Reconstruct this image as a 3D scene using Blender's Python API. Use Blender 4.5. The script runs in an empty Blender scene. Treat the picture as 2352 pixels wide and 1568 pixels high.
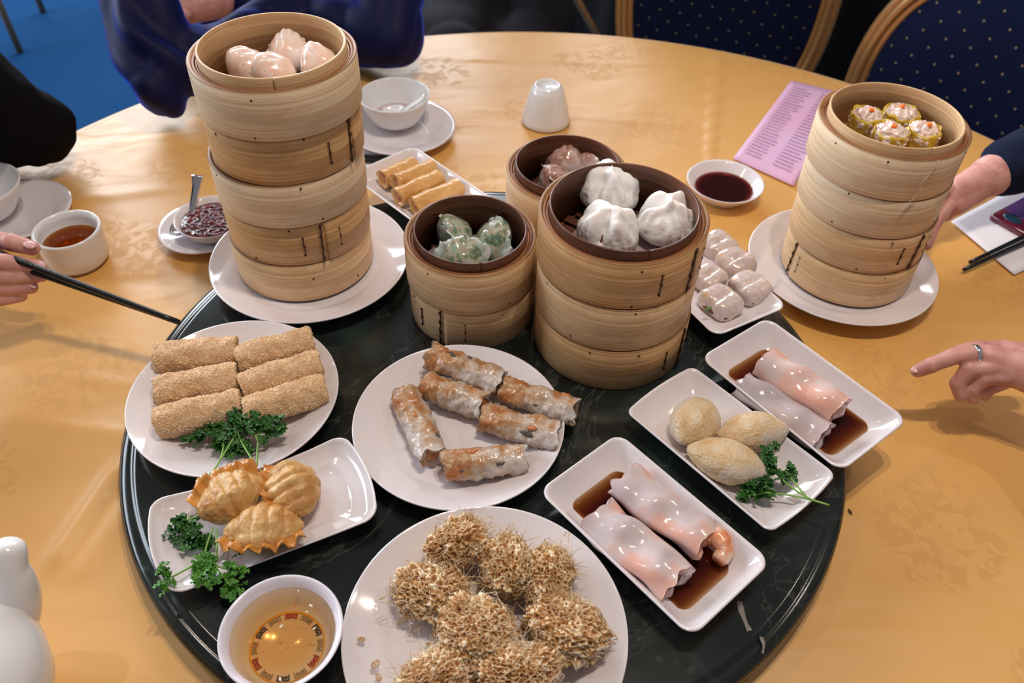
import bpy, bmesh, math, random
import numpy as np
from mathutils import Vector, Matrix, Euler, noise
PI = math.pi
C = bpy.context.scene.collection
TZ = 0.75            # height of the table top; everything below is written relative to it
random.seed(7)
R = math.radians
sc = bpy.context.scene

# ------------------------------------------------------------------ camera, light, exposure
cd = bpy.data.cameras.new('camera'); cam = bpy.data.objects.new('camera', cd); C.objects.link(cam)
cam.location = (0, 0, 0.6993 + TZ)
cam.rotation_euler = (Matrix.Rotation(R(90 - 45.10), 3, 'X') @ Matrix.Rotation(R(1.74), 3, 'Z')).to_euler()
cd.sensor_width = 36.0; cd.lens = 29.03; cd.clip_start = 0.02
cd.dof.use_dof = True; cd.dof.focus_distance = 0.80; cd.dof.aperture_fstop = 6.5
sc.camera = cam
sc.view_settings.view_transform = 'Standard'; sc.view_settings.look = 'None'
sc.view_settings.gamma = 1.0; sc.view_settings.use_curve_mapping = False
sc.view_settings.exposure = 0.0
w = bpy.data.worlds.new('world'); sc.world = w; w.use_nodes = True
w.node_tree.nodes['Background'].inputs[0].default_value = (0.72, 0.68, 0.72, 1)
w.node_tree.nodes['Background'].inputs[1].default_value = 0.25
def area(name, loc, target, sx, sy, power, col):
    l = bpy.data.lights.new(name, 'AREA'); l.shape = 'RECTANGLE'; l.size = sx; l.size_y = sy; l.energy = power; l.color = col
    o = bpy.data.objects.new(name, l); C.objects.link(o); o.location = loc
    o.rotation_euler = (Vector(target) - Vector(loc)).to_track_quat('-Z', 'Y').to_euler(); return o
area('window_light_back', (-1.7, 5.6, 2.75), (-.3, 1.3, .75), 4.6, 2.1, 380, (0.90, 0.94, 1.0))
area('window_light_left', (-4.2, 2.2, 2.3), (0, 0.8, .75), 3.0, 1.8, 190, (0.80, 0.89, 1.0))
for i, (x, y) in enumerate([(0.10, 0.62), (0.35, 0.62), (-1.2, 0.9), (1.5, 1.1)]):   # warm ceiling downlights
    l = bpy.data.lights.new('ceiling_spot', 'AREA'); l.shape = 'DISK'; l.size = 0.06; l.energy = (9.5, 9.5, 4, 4)[i]; l.color = (1.0, 0.86, 0.72)
    o = bpy.data.objects.new('ceiling_spot', l); C.objects.link(o); o.location = (x, y, 2.75)

def at(px, py, z):
    """the point at height z above the table top that the photograph (2352 x 1568) shows at px, py"""
    u, v = (px - 1176) / 1896.9, (784 - py) / 1896.9; c, s = math.cos(R(1.74)), math.sin(R(1.74)); u, v = c * u - s * v, s * u + c * v
    k, l = math.cos(R(45.10)), math.sin(R(45.10)); t = (z - .6993) / (v * k - l); return (u * t, (k + v * l) * t, z)

# ------------------------------------------------------------------ materials
def new_mat(name):
    m = bpy.data.materials.new(name); m.use_nodes = True
    return m, m.node_tree.nodes, m.node_tree.links, m.node_tree.nodes['Principled BSDF']
def P_(b, **k):
    names = dict(rough='Roughness', spec='Specular IOR Level', metal='Metallic', sss='Subsurface Weight', coat='Coat Weight',
                 coatr='Coat Roughness', sheen='Sheen Weight', trans='Transmission Weight', ior='IOR', sheenr='Sheen Roughness', ssr='Subsurface Scale')
    for a, v in k.items(): b.inputs[names[a]].default_value = v
def ramp(ns, stops):
    r = ns.new('ShaderNodeValToRGB'); e = r.color_ramp.elements
    while len(e) < len(stops): e.new(0.5)
    for i, (p, c) in enumerate(stops): e[i].position = p; e[i].color = (*c, 1)
    return r
def coords(ns, ls, scale=(1, 1, 1), kind='Object'):
    t = ns.new('ShaderNodeTexCoord'); mp = ns.new('ShaderNodeMapping'); mp.inputs['Scale'].default_value = scale
    ls.new(t.outputs[kind], mp.inputs['Vector']); return mp
def noise_n(ns, ls, vec, scale, detail=4, rough=.5, dist=0.):
    n = ns.new('ShaderNodeTexNoise'); n.inputs['Scale'].default_value = scale; n.inputs['Detail'].default_value = detail
    n.inputs['Roughness'].default_value = rough; n.inputs['Distortion'].default_value = dist
    ls.new(vec.outputs['Vector'], n.inputs['Vector']); return n
def bump(ns, ls, h, b, strength=.3, dist=.001):
    n = ns.new('ShaderNodeBump'); n.inputs['Strength'].default_value = strength; n.inputs['Distance'].default_value = dist
    ls.new(h, n.inputs['Height']); ls.new(n.outputs['Normal'], b.inputs['Normal']); return n
def flat(name, col, rough=.5, **k):
    m, ns, ls, b = new_mat(name); b.inputs['Base Color'].default_value = (*col, 1); P_(b, rough=rough, **k); return m
def blotchy(name, stops, scale=40, rough=.5, detail=4, bumps=.0, bscale=200, bdist=.0006, stretch=(1, 1, 1), dist=0., sssc=None, **k):
    m, ns, ls, b = new_mat(name); mp = coords(ns, ls, stretch)
    n = noise_n(ns, ls, mp, scale, detail, .55, dist); r = ramp(ns, stops); ls.new(n.outputs['Fac'], r.inputs[0]); ls.new(r.outputs[0], b.inputs['Base Color'])
    P_(b, rough=rough, **k)
    if sssc: b.inputs['Subsurface Radius'].default_value = sssc
    if bumps: n2 = noise_n(ns, ls, mp, bscale, 3, .6); bump(ns, ls, n2.outputs['Fac'], b, bumps, bdist)
    return m
def bamboo(name, c0, c1, stain, stainamt=.5, rough=.45):
    m, ns, ls, b = new_mat(name); mp = coords(ns, ls, (5, 5, 330)); n = noise_n(ns, ls, mp, 1.0, 5, .6)
    r = ramp(ns, [(.3, c0), (.62, c1)]); ls.new(n.outputs['Fac'], r.inputs[0])
    mp2 = coords(ns, ls, (1, 1, 2.2)); n2 = noise_n(ns, ls, mp2, 16, 4, .6, .4); r2 = ramp(ns, [(.50, (0, 0, 0)), (.78, (1, 1, 1))]); ls.new(n2.outputs['Fac'], r2.inputs[0])
    mul = ns.new('ShaderNodeMath'); mul.operation = 'MULTIPLY'; mul.inputs[1].default_value = stainamt; ls.new(r2.outputs[0], mul.inputs[0])
    mix = ns.new('ShaderNodeMix'); mix.data_type = 'RGBA'; ls.new(mul.outputs[0], mix.inputs[0]); ls.new(r.outputs[0], mix.inputs[6]); mix.inputs[7].default_value = (*stain, 1)
    ls.new(mix.outputs[2], b.inputs['Base Color']); P_(b, rough=rough, spec=.4); bump(ns, ls, n.outputs['Fac'], b, .35, .0006); return m
M = {}
M['porcelain'] = flat('porcelain', (.78, .73, .76), .10, coat=.4, coatr=.05)
M['porcelain_cool'] = flat('porcelain_cool', (.80, .80, .82), .12, coat=.3, coatr=.05)
M['melamine'] = flat('melamine', (.76, .72, .80), .15, coat=.4)
M['bam_pale'] = bamboo('bam_pale', (.64, .42, .24), (.88, .72, .51), (.54, .29, .13), .42)
M['bam_tan'] = bamboo('bam_tan', (.48, .24, .09), (.78, .50, .24), (.34, .14, .045), .55)
M['bam_mid'] = bamboo('bam_mid', (.58, .33, .15), (.86, .63, .37), (.44, .20, .07), .55)
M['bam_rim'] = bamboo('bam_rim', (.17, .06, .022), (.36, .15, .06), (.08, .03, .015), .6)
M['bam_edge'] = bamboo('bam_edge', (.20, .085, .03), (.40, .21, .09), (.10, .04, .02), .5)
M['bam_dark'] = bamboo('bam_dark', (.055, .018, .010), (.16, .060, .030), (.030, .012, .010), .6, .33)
M['bam_collar'] = bamboo('bam_collar', (.48, .27, .13), (.68, .46, .25), (.34, .15, .06), .4)
M['lash'] = flat('lash', (.060, .022, .012), .6)
M['liner'] = flat('liner', (.40, .32, .33), .5)
M['black_lacquer'] = flat('black_lacquer', (.008, .008, .009), .25)
M['skin'] = blotchy('skin', [(.3, (.54, .24, .20)), (.7, (.70, .37, .32))], 60, .48, sss=.15, ssr=.006, bumps=.25, bscale=500, bdist=.0004)
M['nail'] = flat('nail', (.72, .42, .40), .2)
M['steel'] = flat('steel', (.72, .73, .76), .14, metal=1)

# ------------------------------------------------------------------ mesh helpers
def mesh_obj(name, vs, fs, mat, parent=None, smooth=True, loc=None, rot=None):
    me = bpy.data.meshes.new(name); me.from_pydata([tuple(v) for v in vs], [], fs); me.update()
    if smooth: me.polygons.foreach_set('use_smooth', [True] * len(me.polygons))
    for m in (mat if isinstance(mat, (list, tuple)) else [mat]): me.materials.append(M[m])
    o = bpy.data.objects.new(name, me); C.objects.link(o)
    if parent: o.parent = parent
    if loc is not None: o.location = loc
    if rot is not None: o.rotation_euler = rot
    return o
def tag(o, label, cat, group=None, kind=None):
    o['label'] = label; o['category'] = cat
    if group: o['group'] = group
    if kind: o['kind'] = kind
    return o
def thing(name, label, cat, loc=(0, 0, 0), rotz=0, group=None):
    o = bpy.data.objects.new(name, None); C.objects.link(o); o.location = loc; o.rotation_euler = (0, 0, rotz); o.empty_display_size = .02
    return tag(o, label, cat, group)
def lathe(prof, seg=96, ang=2 * PI, wob=None):
    vs, fs = [], []; n = len(prof)
    for i in range(seg):
        a = 2 * PI * i / seg; c, s = math.cos(a), math.sin(a)
        for r, z in prof:
            k = 1 + (wob(a, z) if wob else 0); vs.append((r * k * c, r * k * s, z))
    for i in range(seg):
        j = (i + 1) % seg
        for k in range(n - 1):
            fs.append((i * n + k, j * n + k, j * n + k + 1, i * n + k + 1))
    return vs, fs
def closed(prof): return prof + [prof[0]]
def join(*parts):
    vs, fs = [], []
    for v, f in parts:
        o = len(vs); vs += list(v); fs += [tuple(i + o for i in q) for q in f]
    return vs, fs
def xf(vf, loc=(0, 0, 0), rot=(0, 0, 0), sc_=1.0):
    m = Matrix.LocRotScale(Vector(loc), Euler(rot), Vector((sc_,) * 3) if isinstance(sc_, (int, float)) else Vector(sc_)); return [m @ Vector(v) for v in vf[0]], vf[1]
def box(cx, cy, cz, sx, sy, sz, bev=0.0):
    bm = bmesh.new(); bmesh.ops.create_cube(bm, size=1)
    for v in bm.verts: v.co = Vector((v.co.x * sx, v.co.y * sy, v.co.z * sz))
    if bev: bmesh.ops.bevel(bm, geom=list(bm.edges), offset=bev, segments=2, affect='EDGES', profile=.5)
    bm.verts.ensure_lookup_table(); vs = [v.co + Vector((cx, cy, cz)) for v in bm.verts]; bm.verts.index_update()
    fs = [tuple(v.index for v in f.verts) for f in bm.faces]; bm.free(); return vs, fs
def tube(pts, rad, seg=8, caps=True, ell=None):
    pts = [Vector(p) for p in pts]; n = len(pts); rr = rad if hasattr(rad, '__len__') else [rad] * n
    vs, fs = [], []; t0 = (pts[1] - pts[0]).normalized(); up = Vector((0, 0, 1)) if abs(t0.z) < .9 else Vector((0, 1, 0)); nx = t0.cross(up).normalized()
    for i, p in enumerate(pts):
        t = (pts[min(i + 1, n - 1)] - pts[max(i - 1, 0)]).normalized(); nx = (nx - t * nx.dot(t)).normalized(); ny = t.cross(nx)
        for k in range(seg):
            a = 2 * PI * k / seg; e = ell or (1, 1); vs.append(p + nx * math.cos(a) * rr[i] * e[0] + ny * math.sin(a) * rr[i] * e[1])
    for i in range(n - 1):
        for k in range(seg): fs.append((i * seg + k, i * seg + (k + 1) % seg, (i + 1) * seg + (k + 1) % seg, (i + 1) * seg + k))
    if caps: fs.append(tuple(range(seg))[::-1]); fs.append(tuple((n - 1) * seg + k for k in range(seg)))
    return vs, fs
_ico = {}
def ico(sub):
    if sub not in _ico:
        bm = bmesh.new(); bmesh.ops.create_icosphere(bm, subdivisions=sub, radius=1); bm.verts.index_update()
        _ico[sub] = ([v.co.copy() for v in bm.verts], [tuple(v.index for v in f.verts) for f in bm.faces]); bm.free()
    return _ico[sub]
def lump(fn, sub=5):
    v, f = ico(sub); return [fn(p) for p in v], f
def nz(p, s, seed=0): return noise.noise(Vector((p[0] * s + seed * 7.3, p[1] * s - seed * 3.1, p[2] * s + seed * 1.7)))
def fr(p, s, seed=0, o=4): return noise.fractal(Vector((p[0] * s + seed * 7.3, p[1] * s - seed * 3.1, p[2] * s + seed * 1.7)), .6, 2.1, o)
def smooth(path, n=6):                      # Catmull-Rom through the points
    P = [Vector(p) for p in path]; P = [P[0] * 2 - P[1]] + P + [P[-1] * 2 - P[-2]]; out = []
    for i in range(1, len(P) - 2):
        for k in range(n):
            t = k / n; a, b, c, d = P[i - 1:i + 3]
            out.append(.5 * ((2 * b) + (-a + c) * t + (2 * a - 5 * b + 4 * c - d) * t * t + (-a + 3 * b - 3 * c + d) * t ** 3))
    return out + [P[-2]]
def blob(name, caps, mat, parent=None, voxel=.002, smooth_it=6, disp=None):
    """one continuous surface grown round tapered capsules (p0, r0, p1, r1)"""
    parts = []
    for p0, r0, p1, r1 in caps:
        p0, p1 = Vector(p0), Vector(p1); L = (p1 - p0).length; n = max(2, int(L / (min(r0, r1) * .35)) + 1)
        q = (p1 - p0).normalized() if L > 1e-6 else Vector((0, 0, 1)); ns_ = 6
        pts, rr = [], []
        for k in range(ns_): a = PI / 2 * (1 - (k + .3) / ns_); pts.append(p0 - q * r0 * math.sin(a)); rr.append(r0 * math.cos(a))
        for k in range(n): t = k / (n - 1); pts.append(p0.lerp(p1, t)); rr.append(r0 + (r1 - r0) * t)
        for k in range(ns_): a = PI / 2 * (k + .7) / ns_; pts.append(p1 + q * r1 * math.sin(a)); rr.append(r1 * math.cos(a))
        parts.append(tube(pts, rr, 20))
    vs, fs = join(*parts); o = mesh_obj(name, vs, fs, mat, parent)
    m = o.modifiers.new('r', 'REMESH'); m.mode = 'VOXEL'; m.voxel_size = voxel
    m = o.modifiers.new('s', 'SMOOTH'); m.factor = .5; m.iterations = smooth_it
    C.objects.unlink(o); ts = bpy.data.scenes.new('grow'); ts.collection.objects.link(o); ts.view_layers[0].update(); dg = ts.view_layers[0].depsgraph
    me = bpy.data.meshes.new_from_object(o.evaluated_get(dg)); old = o.data; ts.collection.objects.unlink(o); bpy.data.scenes.remove(ts); C.objects.link(o)
    o.modifiers.clear(); o.data = me; bpy.data.meshes.remove(old); me.name = name
    if disp:
        nn = [v.normal.copy() for v in me.vertices]; cc = [v.co.copy() for v in me.vertices]
        me.vertices.foreach_set('co', [x for c_, n_ in zip(cc, nn) for x in (c_ + n_ * disp(c_))]); me.update()
    me.polygons.foreach_set('use_smooth', [True] * len(me.polygons)); return o
def copy_tree(o, label=None, group=None, loc=None, rot=None):
    c = o.copy(); C.objects.link(c)
    for ch in o.children:
        d = ch.copy(); C.objects.link(d); d.parent = c
        for g in ch.children: e = g.copy(); C.objects.link(e); e.parent = d
    if label: c['label'] = label
    if group: c['group'] = group
    if loc is not None: c.location = loc
    if rot is not None: c.rotation_euler = rot
    return c
# ------------------------------------------------------------------ setting
m, ns, ls, b = new_mat('carpet'); mp = coords(ns, ls); n = noise_n(ns, ls, mp, 420, 3, .7); n2 = noise_n(ns, ls, mp, 3, 3)
r = ramp(ns, [(.25, (.0012, .022, .075)), (.75, (.004, .068, .20))]); ls.new(n.outputs['Fac'], r.inputs[0]); ls.new(r.outputs[0], b.inputs['Base Color']); P_(b, rough=.95, spec=.1)
bump(ns, ls, n.outputs['Fac'], b, .6, .004); M['carpet'] = m
f = mesh_obj('floor', *box(0, 2, -TZ - .02, 12, 12, .04), 'carpet', smooth=False); f['kind'] = 'structure'
M['wall_paint'] = flat('wall_paint', (.42, .36, .32), .8)
for nm, bx_ in (('wall_back', (0, 8.05, .9, 12, .1, 3.3)), ('wall_left', (-6.05, 2, .9, .1, 12, 3.3)), ('wall_right', (6.05, 2, .9, .1, 12, 3.3))): f = mesh_obj(nm, *box(*bx_), 'wall_paint', smooth=False); f['kind'] = 'structure'

# gold damask cloth with fine weave and rose motifs
m, ns, ls, b = new_mat('cloth'); mp = coords(ns, ls)
vor = ns.new('ShaderNodeTexVoronoi'); vor.inputs['Scale'].default_value = 5.2; vor.inputs['Randomness'].default_value = .55
nd = noise_n(ns, ls, mp, 22, 3, .6); add = ns.new('ShaderNodeVectorMath'); add.operation = 'MULTIPLY_ADD'; add.inputs[1].default_value = (.085,) * 3
ls.new(nd.outputs['Color'], add.inputs[0]); ls.new(mp.outputs['Vector'], add.inputs[2]); ls.new(add.outputs[0], vor.inputs['Vector'])
vr = ramp(ns, [(.30, (1, 1, 1)), (.36, (0, 0, 0))]); ls.new(vor.outputs['Distance'], vr.inputs[0])
pet = noise_n(ns, ls, mp, 48, 2, .5, 1.5); pr = ramp(ns, [(.46, (0, 0, 0)), (.54, (1, 1, 1))]); ls.new(pet.outputs['Fac'], pr.inputs[0])
mu = ns.new('ShaderNodeMath'); mu.operation = 'MULTIPLY'; ls.new(vr.outputs[0], mu.inputs[0]); ls.new(pr.outputs[0], mu.inputs[1])
mix = ns.new('ShaderNodeMix'); mix.data_type = 'RGBA'; ls.new(mu.outputs[0], mix.inputs[0]); mix.inputs[6].default_value = (.705, .370, .088, 1); mix.inputs[7].default_value = (.645, .325, .070, 1)
ls.new(mix.outputs[2], b.inputs['Base Color'])
rr_ = ns.new('ShaderNodeMapRange'); ls.new(mu.outputs[0], rr_.inputs[0]); rr_.inputs[3].default_value = .46; rr_.inputs[4].default_value = .56; ls.new(rr_.outputs[0], b.inputs['Roughness'])
P_(b, spec=.9, sheen=.30, sheenr=.35); mp3 = coords(ns, ls, (1, 1.9, 1)); n2 = noise_n(ns, ls, mp3, 4.5, 3, .42, .6); bump(ns, ls, n2.outputs['Fac'], b, .42, .016); M['cloth'] = m
M['table_wood'] = flat('table_wood', (.20, .12, .07), .5)

TCX, TCY, TR = .0578, .6285, .905
t = thing('round_table', 'large round banquet table under the gold cloth on a central pedestal', 'table', (TCX, TCY, -TZ))
mesh_obj('table_top', *lathe([(0, .715), (TR - .012, .715), (TR - .005, .73), (TR - .012, .745), (0, .745)], 96), 'table_wood', t)
mesh_obj('pedestal', *lathe([(0, .06), (.07, .06), (.05, .3), (.05, .6), (.12, .715), (0, .715)], 32), 'table_wood', t)
for k in range(4): mesh_obj('foot', *box(.20, 0, .035, .40, .06, .07, .012), 'table_wood', t, rot=(0, 0, PI / 4 + k * PI / 2))
def segd(x, y, a, b_):
    dx, dy = b_[0] - a[0], b_[1] - a[1]; L = math.hypot(dx, dy); s = ((x - a[0]) * dx + (y - a[1]) * dy) / L; d = ((x - a[0]) * dy - (y - a[1]) * dx) / L
    return s / L, d
CREASES = [(at(1650,108,0), at(1630,372,0),   .0042, .0036), (at(262,1052,0), at(95,1290,0), 0.0, .008), (at(282,1062,0), at(120,1300,0), .0085, .010), (at(300,1150,0), at(170,1330,0), .004, .014),
           (at(0,850,0), at(300,880,0), .002, .006), (at(1100,250,0), at(1600,290,0), .0012, .006), (at(150,460,0), at(500,420,0), .0025, .010), (at(2040,1120,0), at(2200,1000,0), .0012, .006), (at(0,960,0), at(280,1000,0), .003, .01), (at(960,130,0), at(1560,150,0), .0015, .008), (at(2352,700,0), at(1990,900,0), .0015, .01)]
NR, NA = 190, 420; vs, fs = [(0, 0, .0)], []
for i in range(1, NR + 1):
    for k in range(NA):
        a = 2 * PI * k / NA; s = i / NR * (TR + .25)
        if s <= TR:
            x, y, z = s * math.cos(a), s * math.sin(a), 0
            X, Y = x + TCX, y + TCY
            for p0, p1, hgt, wid in CREASES:
                u, d = segd(X, Y, p0, p1)
                if -.1 < u < 1.1:
                    e = min(1, (u + .1) * 5, (1.1 - u) * 5); z += hgt * e * math.exp(-(d / wid) ** 2)
            z += .0006 * noise.noise(Vector((X * 6, Y * 6, 2)))
        else:
            q = s - TR; fold = math.sin(a * 17 + 1.2 * math.sin(a * 5)); r_ = TR + .004 * (1 - math.exp(-q * 60)) + q * (.01 + .16 * max(0, fold) * min(1, q * 5))
            x, y, z = r_ * math.cos(a), r_ * math.sin(a), -q + .0005
        vs.append((x, y, z - (.001 if s <= TR else 0)))
for k in range(NA): fs.append((0, 1 + k, 1 + (k + 1) % NA))
for i in range(NR - 1):
    for k in range(NA): a0 = 1 + i * NA; fs.append((a0 + k, a0 + NA + k, a0 + NA + (k + 1) % NA, a0 + (k + 1) % NA))
tag(mesh_obj('tablecloth', vs, fs, 'cloth', loc=(TCX, TCY, .0)), 'gold damask tablecloth with pressed creases covering the round table', 'tablecloth')

# green marble turntable
m, ns, ls, b = new_mat('marble'); mp = coords(ns, ls); n = noise_n(ns, ls, mp, 9, 8, .62, .8)
r = ramp(ns, [(.34, (.005, .007, .0065)), (.56, (.012, .017, .0155)), (.75, (.032, .050, .045))]); ls.new(n.outputs['Fac'], r.inputs[0])
wv = noise_n(ns, ls, mp, 3.2, 6, .6, 1.6); vr = ramp(ns, [(.492, (0, 0, 0)), (.5, (.16, .16, .16)), (.508, (0, 0, 0))]); ls.new(wv.outputs['Fac'], vr.inputs[0])
mx = ns.new('ShaderNodeMix'); mx.data_type = 'RGBA'; ls.new(vr.outputs[0], mx.inputs[0]); ls.new(r.outputs[0], mx.inputs[6]); mx.inputs[7].default_value = (.22, .22, .20, 1)
ls.new(mx.outputs[2], b.inputs['Base Color']); P_(b, rough=.16, spec=.5); M['marble'] = m
M['vein'] = flat('vein', (.26, .235, .215), .2)
TTX, TTY, TTR = -.0247, .5881, .3755
t = thing('turntable', 'dark green marble lazy susan with a grooved rounded edge in mid table', 'turntable', (TTX, TTY, 0))
mesh_obj('marble_disc', *lathe([(0, .014), (TTR - .010, .014), (TTR - .003, .017), (TTR, .023), (TTR - .001, .028), (TTR - .005, .0315), (TTR - .011, .0325), (TTR - .014, .0322), (TTR - .016, .035), (TTR - .02, .0352), (0, .0352)], 180), 'marble', t)
mesh_obj('swivel_base', *lathe([(0, .0005), (.15, .0005), (.15, .006), (.11, .014), (0, .014)], 64), 'steel', t)
def ribbon(pts, wd, z=0.0):
    pts = [Vector(p) for p in pts]; vs, fs = [], []
    ww = wd if hasattr(wd, '__len__') else [wd] * len(pts)
    for i, p in enumerate(pts):
        d = (pts[min(i + 1, len(pts) - 1)] - pts[max(i - 1, 0)]); nrm = Vector((-d.y, d.x, 0)).normalized(); vs += [p + nrm * ww[i] + Vector((0, 0, z)), p - nrm * ww[i] + Vector((0, 0, z))]
    for i in range(len(pts) - 1): fs.append((2 * i, 2 * i + 1, 2 * i + 3, 2 * i + 2))
    return vs, fs
o0 = Vector((TTX, TTY, 0))
vein = smooth([Vector(q) - o0 for q in (at(1698,1380,.0354), at(1704,1405,.0354), at(1714,1432,.0354), at(1722,1448,.0354))], 5)
v2 = smooth([Vector(q) - o0 for q in (at(1748,1462,.0354), at(1754,1480,.0354), at(1752,1500,.0354))], 5)
mesh_obj('pale_vein', *join(ribbon(vein, [.0021 + .0005 * math.sin(i * .5) for i in range(len(vein))]), ribbon(v2, [.0012 + .0005 * math.sin(i * .6) for i in range(len(v2))])), 'vein', t)

# ------------------------------------------------------------------ crockery
def plate(rim, label, R_, x, y, z0, h=.022, group='round white plates'):
    p = [(0, .003), (R_ * .55, .003), (R_ * .58, 0), (R_ * .61, 0), (R_ * .63, .004), (R_ * .78, .009), (R_ * .97, h - .004), (R_, h - .001), (R_ * .998, h + .0006), (R_ * .985, h + .0002), (R_ * .96, h - .002), (R_ * .76, .0125), (R_ * .70, .0085), (R_ * .64, .006), (0, .0055)]
    return tag(mesh_obj('plate', *lathe(p, 128), 'porcelain', loc=(x, y, z0)), label, 'plate', group)
ZT = .0354
plate(0, 'white plate under six crumb-coated rolls at the turntable rim', .1058, -.2831, .5542, ZT)
plate(0, 'white plate carrying the tallest steamer stack', .1191, -.2479, .7767, ZT)
plate(0, 'white plate with six translucent fried rolls in mid turntable', .1059, -.0507, .5263, ZT)
plate(0, 'white plate heaped with lacy fried taro dumplings at the near edge', .1163, -.0146, .3098, ZT)
plate(0, 'white plate on the cloth under the four-tier steamer stack', .1192, .4245, .8386, .0005)

def rrect(a, b_, rc, n=8, bulge=0.0, pinch=0.0):
    pts = []
    for cx, cy, a0 in ((a - rc, b_ - rc, 0), (-(a - rc), b_ - rc, 90), (-(a - rc), -(b_ - rc), 180), (a - rc, -(b_ - rc), 270)):
        for k in range(n + 1):
            t_ = R(a0 + 90 * k / n); pts.append((cx + rc * math.cos(t_), cy + rc * math.sin(t_)))
        # straight run samples to the next corner
        nx = {0: (-1, 0), 90: (0, -1), 180: (1, 0), 270: (0, 1)}[a0]; L = 2 * ((a - rc) if nx[0] else (b_ - rc)); px, py = pts[-1]
        for k in range(1, 8): pts.append((px + nx[0] * L * k / 8, py + nx[1] * L * k / 8))
    out = []
    for x, y in pts:
        if bulge: x += math.copysign(bulge * (1 - (y / b_) ** 2), x) * (abs(x) / a) ** 3
        if pinch: y -= math.copysign(pinch * (1 - (x / a) ** 2), y) * (abs(y) / b_) ** 3
        out.append((x, y))
    return out
def loft(loops):
    vs, fs = [], []; n = len(loops[0])
    for l in loops: vs += l
    for i in range(len(loops) - 1):
        for k in range(n): fs.append((i * n + k, i * n + (k + 1) % n, (i + 1) * n + (k + 1) % n, (i + 1) * n + k))
    fs.append(tuple(range(n))[::-1]); fs.append(tuple((len(loops) - 1) * n + k for k in range(n))); return vs, fs
def dish(label, x, y, rot, a=.0925, b_=.0535, h=.029, z0=ZT, rc=.014, bulge=0., pinch=0., lift=0., tilt=(0, 0), group='rectangular white dishes', soft=1.0):
    prof = [(.040, .002), (.030, .0), (.026, .0), (.022, .004), (.008, h * .62), (.002, h - .003), (0, h - .001), (.0006, h), (.0022, h), (.004, h - .002), (.012, h * .55), (.021, .0105), (.027, .0072), (.035, .006)]
    prof = [(i * soft, z) for i, z in prof]
    loops = []
    for ins, z in prof:
        o = rrect(a - ins, b_ - ins, max(.004, rc - ins * .25), bulge=bulge, pinch=pinch)
        loops.append([(px, py, z + (lift * abs(px / a) ** 3 * z / h)) for px, py in o])
    return tag(mesh_obj('serving_dish', *loft(loops), 'porcelain', loc=(x, y, z0), rot=(tilt[0], tilt[1], rot)), label, 'dish', group)
dish('rectangular white dish of prawn rice rolls beside the lacy dumpling plate', .1294, .4073, R(-48))
dish('square-cornered white dish holding three puffed fried dumplings with parsley', .2152, .5079, R(-49), a=.0905, b_=.051, h=.024, rc=.008, bulge=.004)
dish('rectangular white dish of rice rolls overhanging the turntable rim', .3015, .5782, R(-52), a=.0925, b_=.0545)
dish('rectangular white dish of cut rice rolls behind the three-tier steamers', .2253, .762, R(-60), h=.024)
dish('rectangular white dish of slim golden spring rolls by the tall stack', -.122, .912, R(-46), a=.095, b_=.055)
dish('curved boat-shaped white dish with three pleated fried dumplings', -.2204, .4168, R(27), a=.090, b_=.0525, h=.017, rc=.012, bulge=.009, pinch=-.003, lift=.006, soft=.8)

def bowl(name, label, cat, prof, x, y, z0, mat='porcelain', group=None, seg=96, rot=(0, 0, 0)):
    return tag(mesh_obj(name, *lathe(prof, seg), mat, loc=(x, y, z0), rot=rot), label, cat, group)
def cupprof(rt, rb, h, th=.003, foot=.8, curve=1.6):
    p = [(0, .003), (rb * foot - .003, .003), (rb * foot - .002, 0), (rb * foot, 0), (rb * foot + .001, .003)]
    for k in range(9): t_ = k / 8; p.append((rb + (rt - rb) * t_ ** (1 / curve), .004 + (h - .005) * t_))
    p += [(rt - th * .2, h), (rt - th * .8, h)]
    for k in range(8, -1, -1): t_ = k / 8; p.append((max(.001, rb + (rt - rb) * t_ ** (1 / curve) - th), .004 + th + (h - .006 - th) * t_))
    return p + [(0, .004 + th)]
def liquid(name, label, r, x, y, z, mat, deep=None, group=None):
    n = 10; vs, fs = lathe([(0.0, -.0012), (r * .98, -.0012), (r, 0)] + [(r * (1 - k / n), .00012) for k in range(1, n + 1)], 64)
    return tag(mesh_obj(name, vs, fs, mat, loc=(x, y, z)), label, 'sauce' if 'sauce' in label else 'drink', group, 'stuff')
def liquid_mat(name, absorb, gloss=.04, bumpy=0, bs=60, mn=0.0):
    """tinted liquid: light through it is absorbed with the depth stored on the mesh (1 = full depth)"""
    m = bpy.data.materials.new(name); m.use_nodes = True; ns = m.node_tree.nodes; ls = m.node_tree.links; ns.clear()
    out = ns.new('ShaderNodeOutputMaterial'); at = ns.new('ShaderNodeAttribute'); at.attribute_name = 'depth'
    comb = ns.new('ShaderNodeCombineColor')
    for i in range(3):
        p = ns.new('ShaderNodeMath'); p.operation = 'POWER'; p.inputs[0].default_value = absorb[i]; ls.new(at.outputs['Fac'], p.inputs[1]); ls.new(p.outputs[0], comb.inputs[i])
    tr = ns.new('ShaderNodeBsdfTransparent'); ls.new(comb.outputs[0], tr.inputs[0]); gl = ns.new('ShaderNodeBsdfGlossy'); gl.inputs['Roughness'].default_value = gloss
    fn = ns.new('ShaderNodeFresnel'); fn.inputs[0].default_value = 1.36; mx = ns.new('ShaderNodeMixShader'); ls.new(fn.outputs[0], mx.inputs[0]); ls.new(tr.outputs[0], mx.inputs[1]); ls.new(gl.outputs[0], mx.inputs[2])
    ls.new(mx.outputs[0], out.inputs[0])
    M[name] = m; return m
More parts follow.
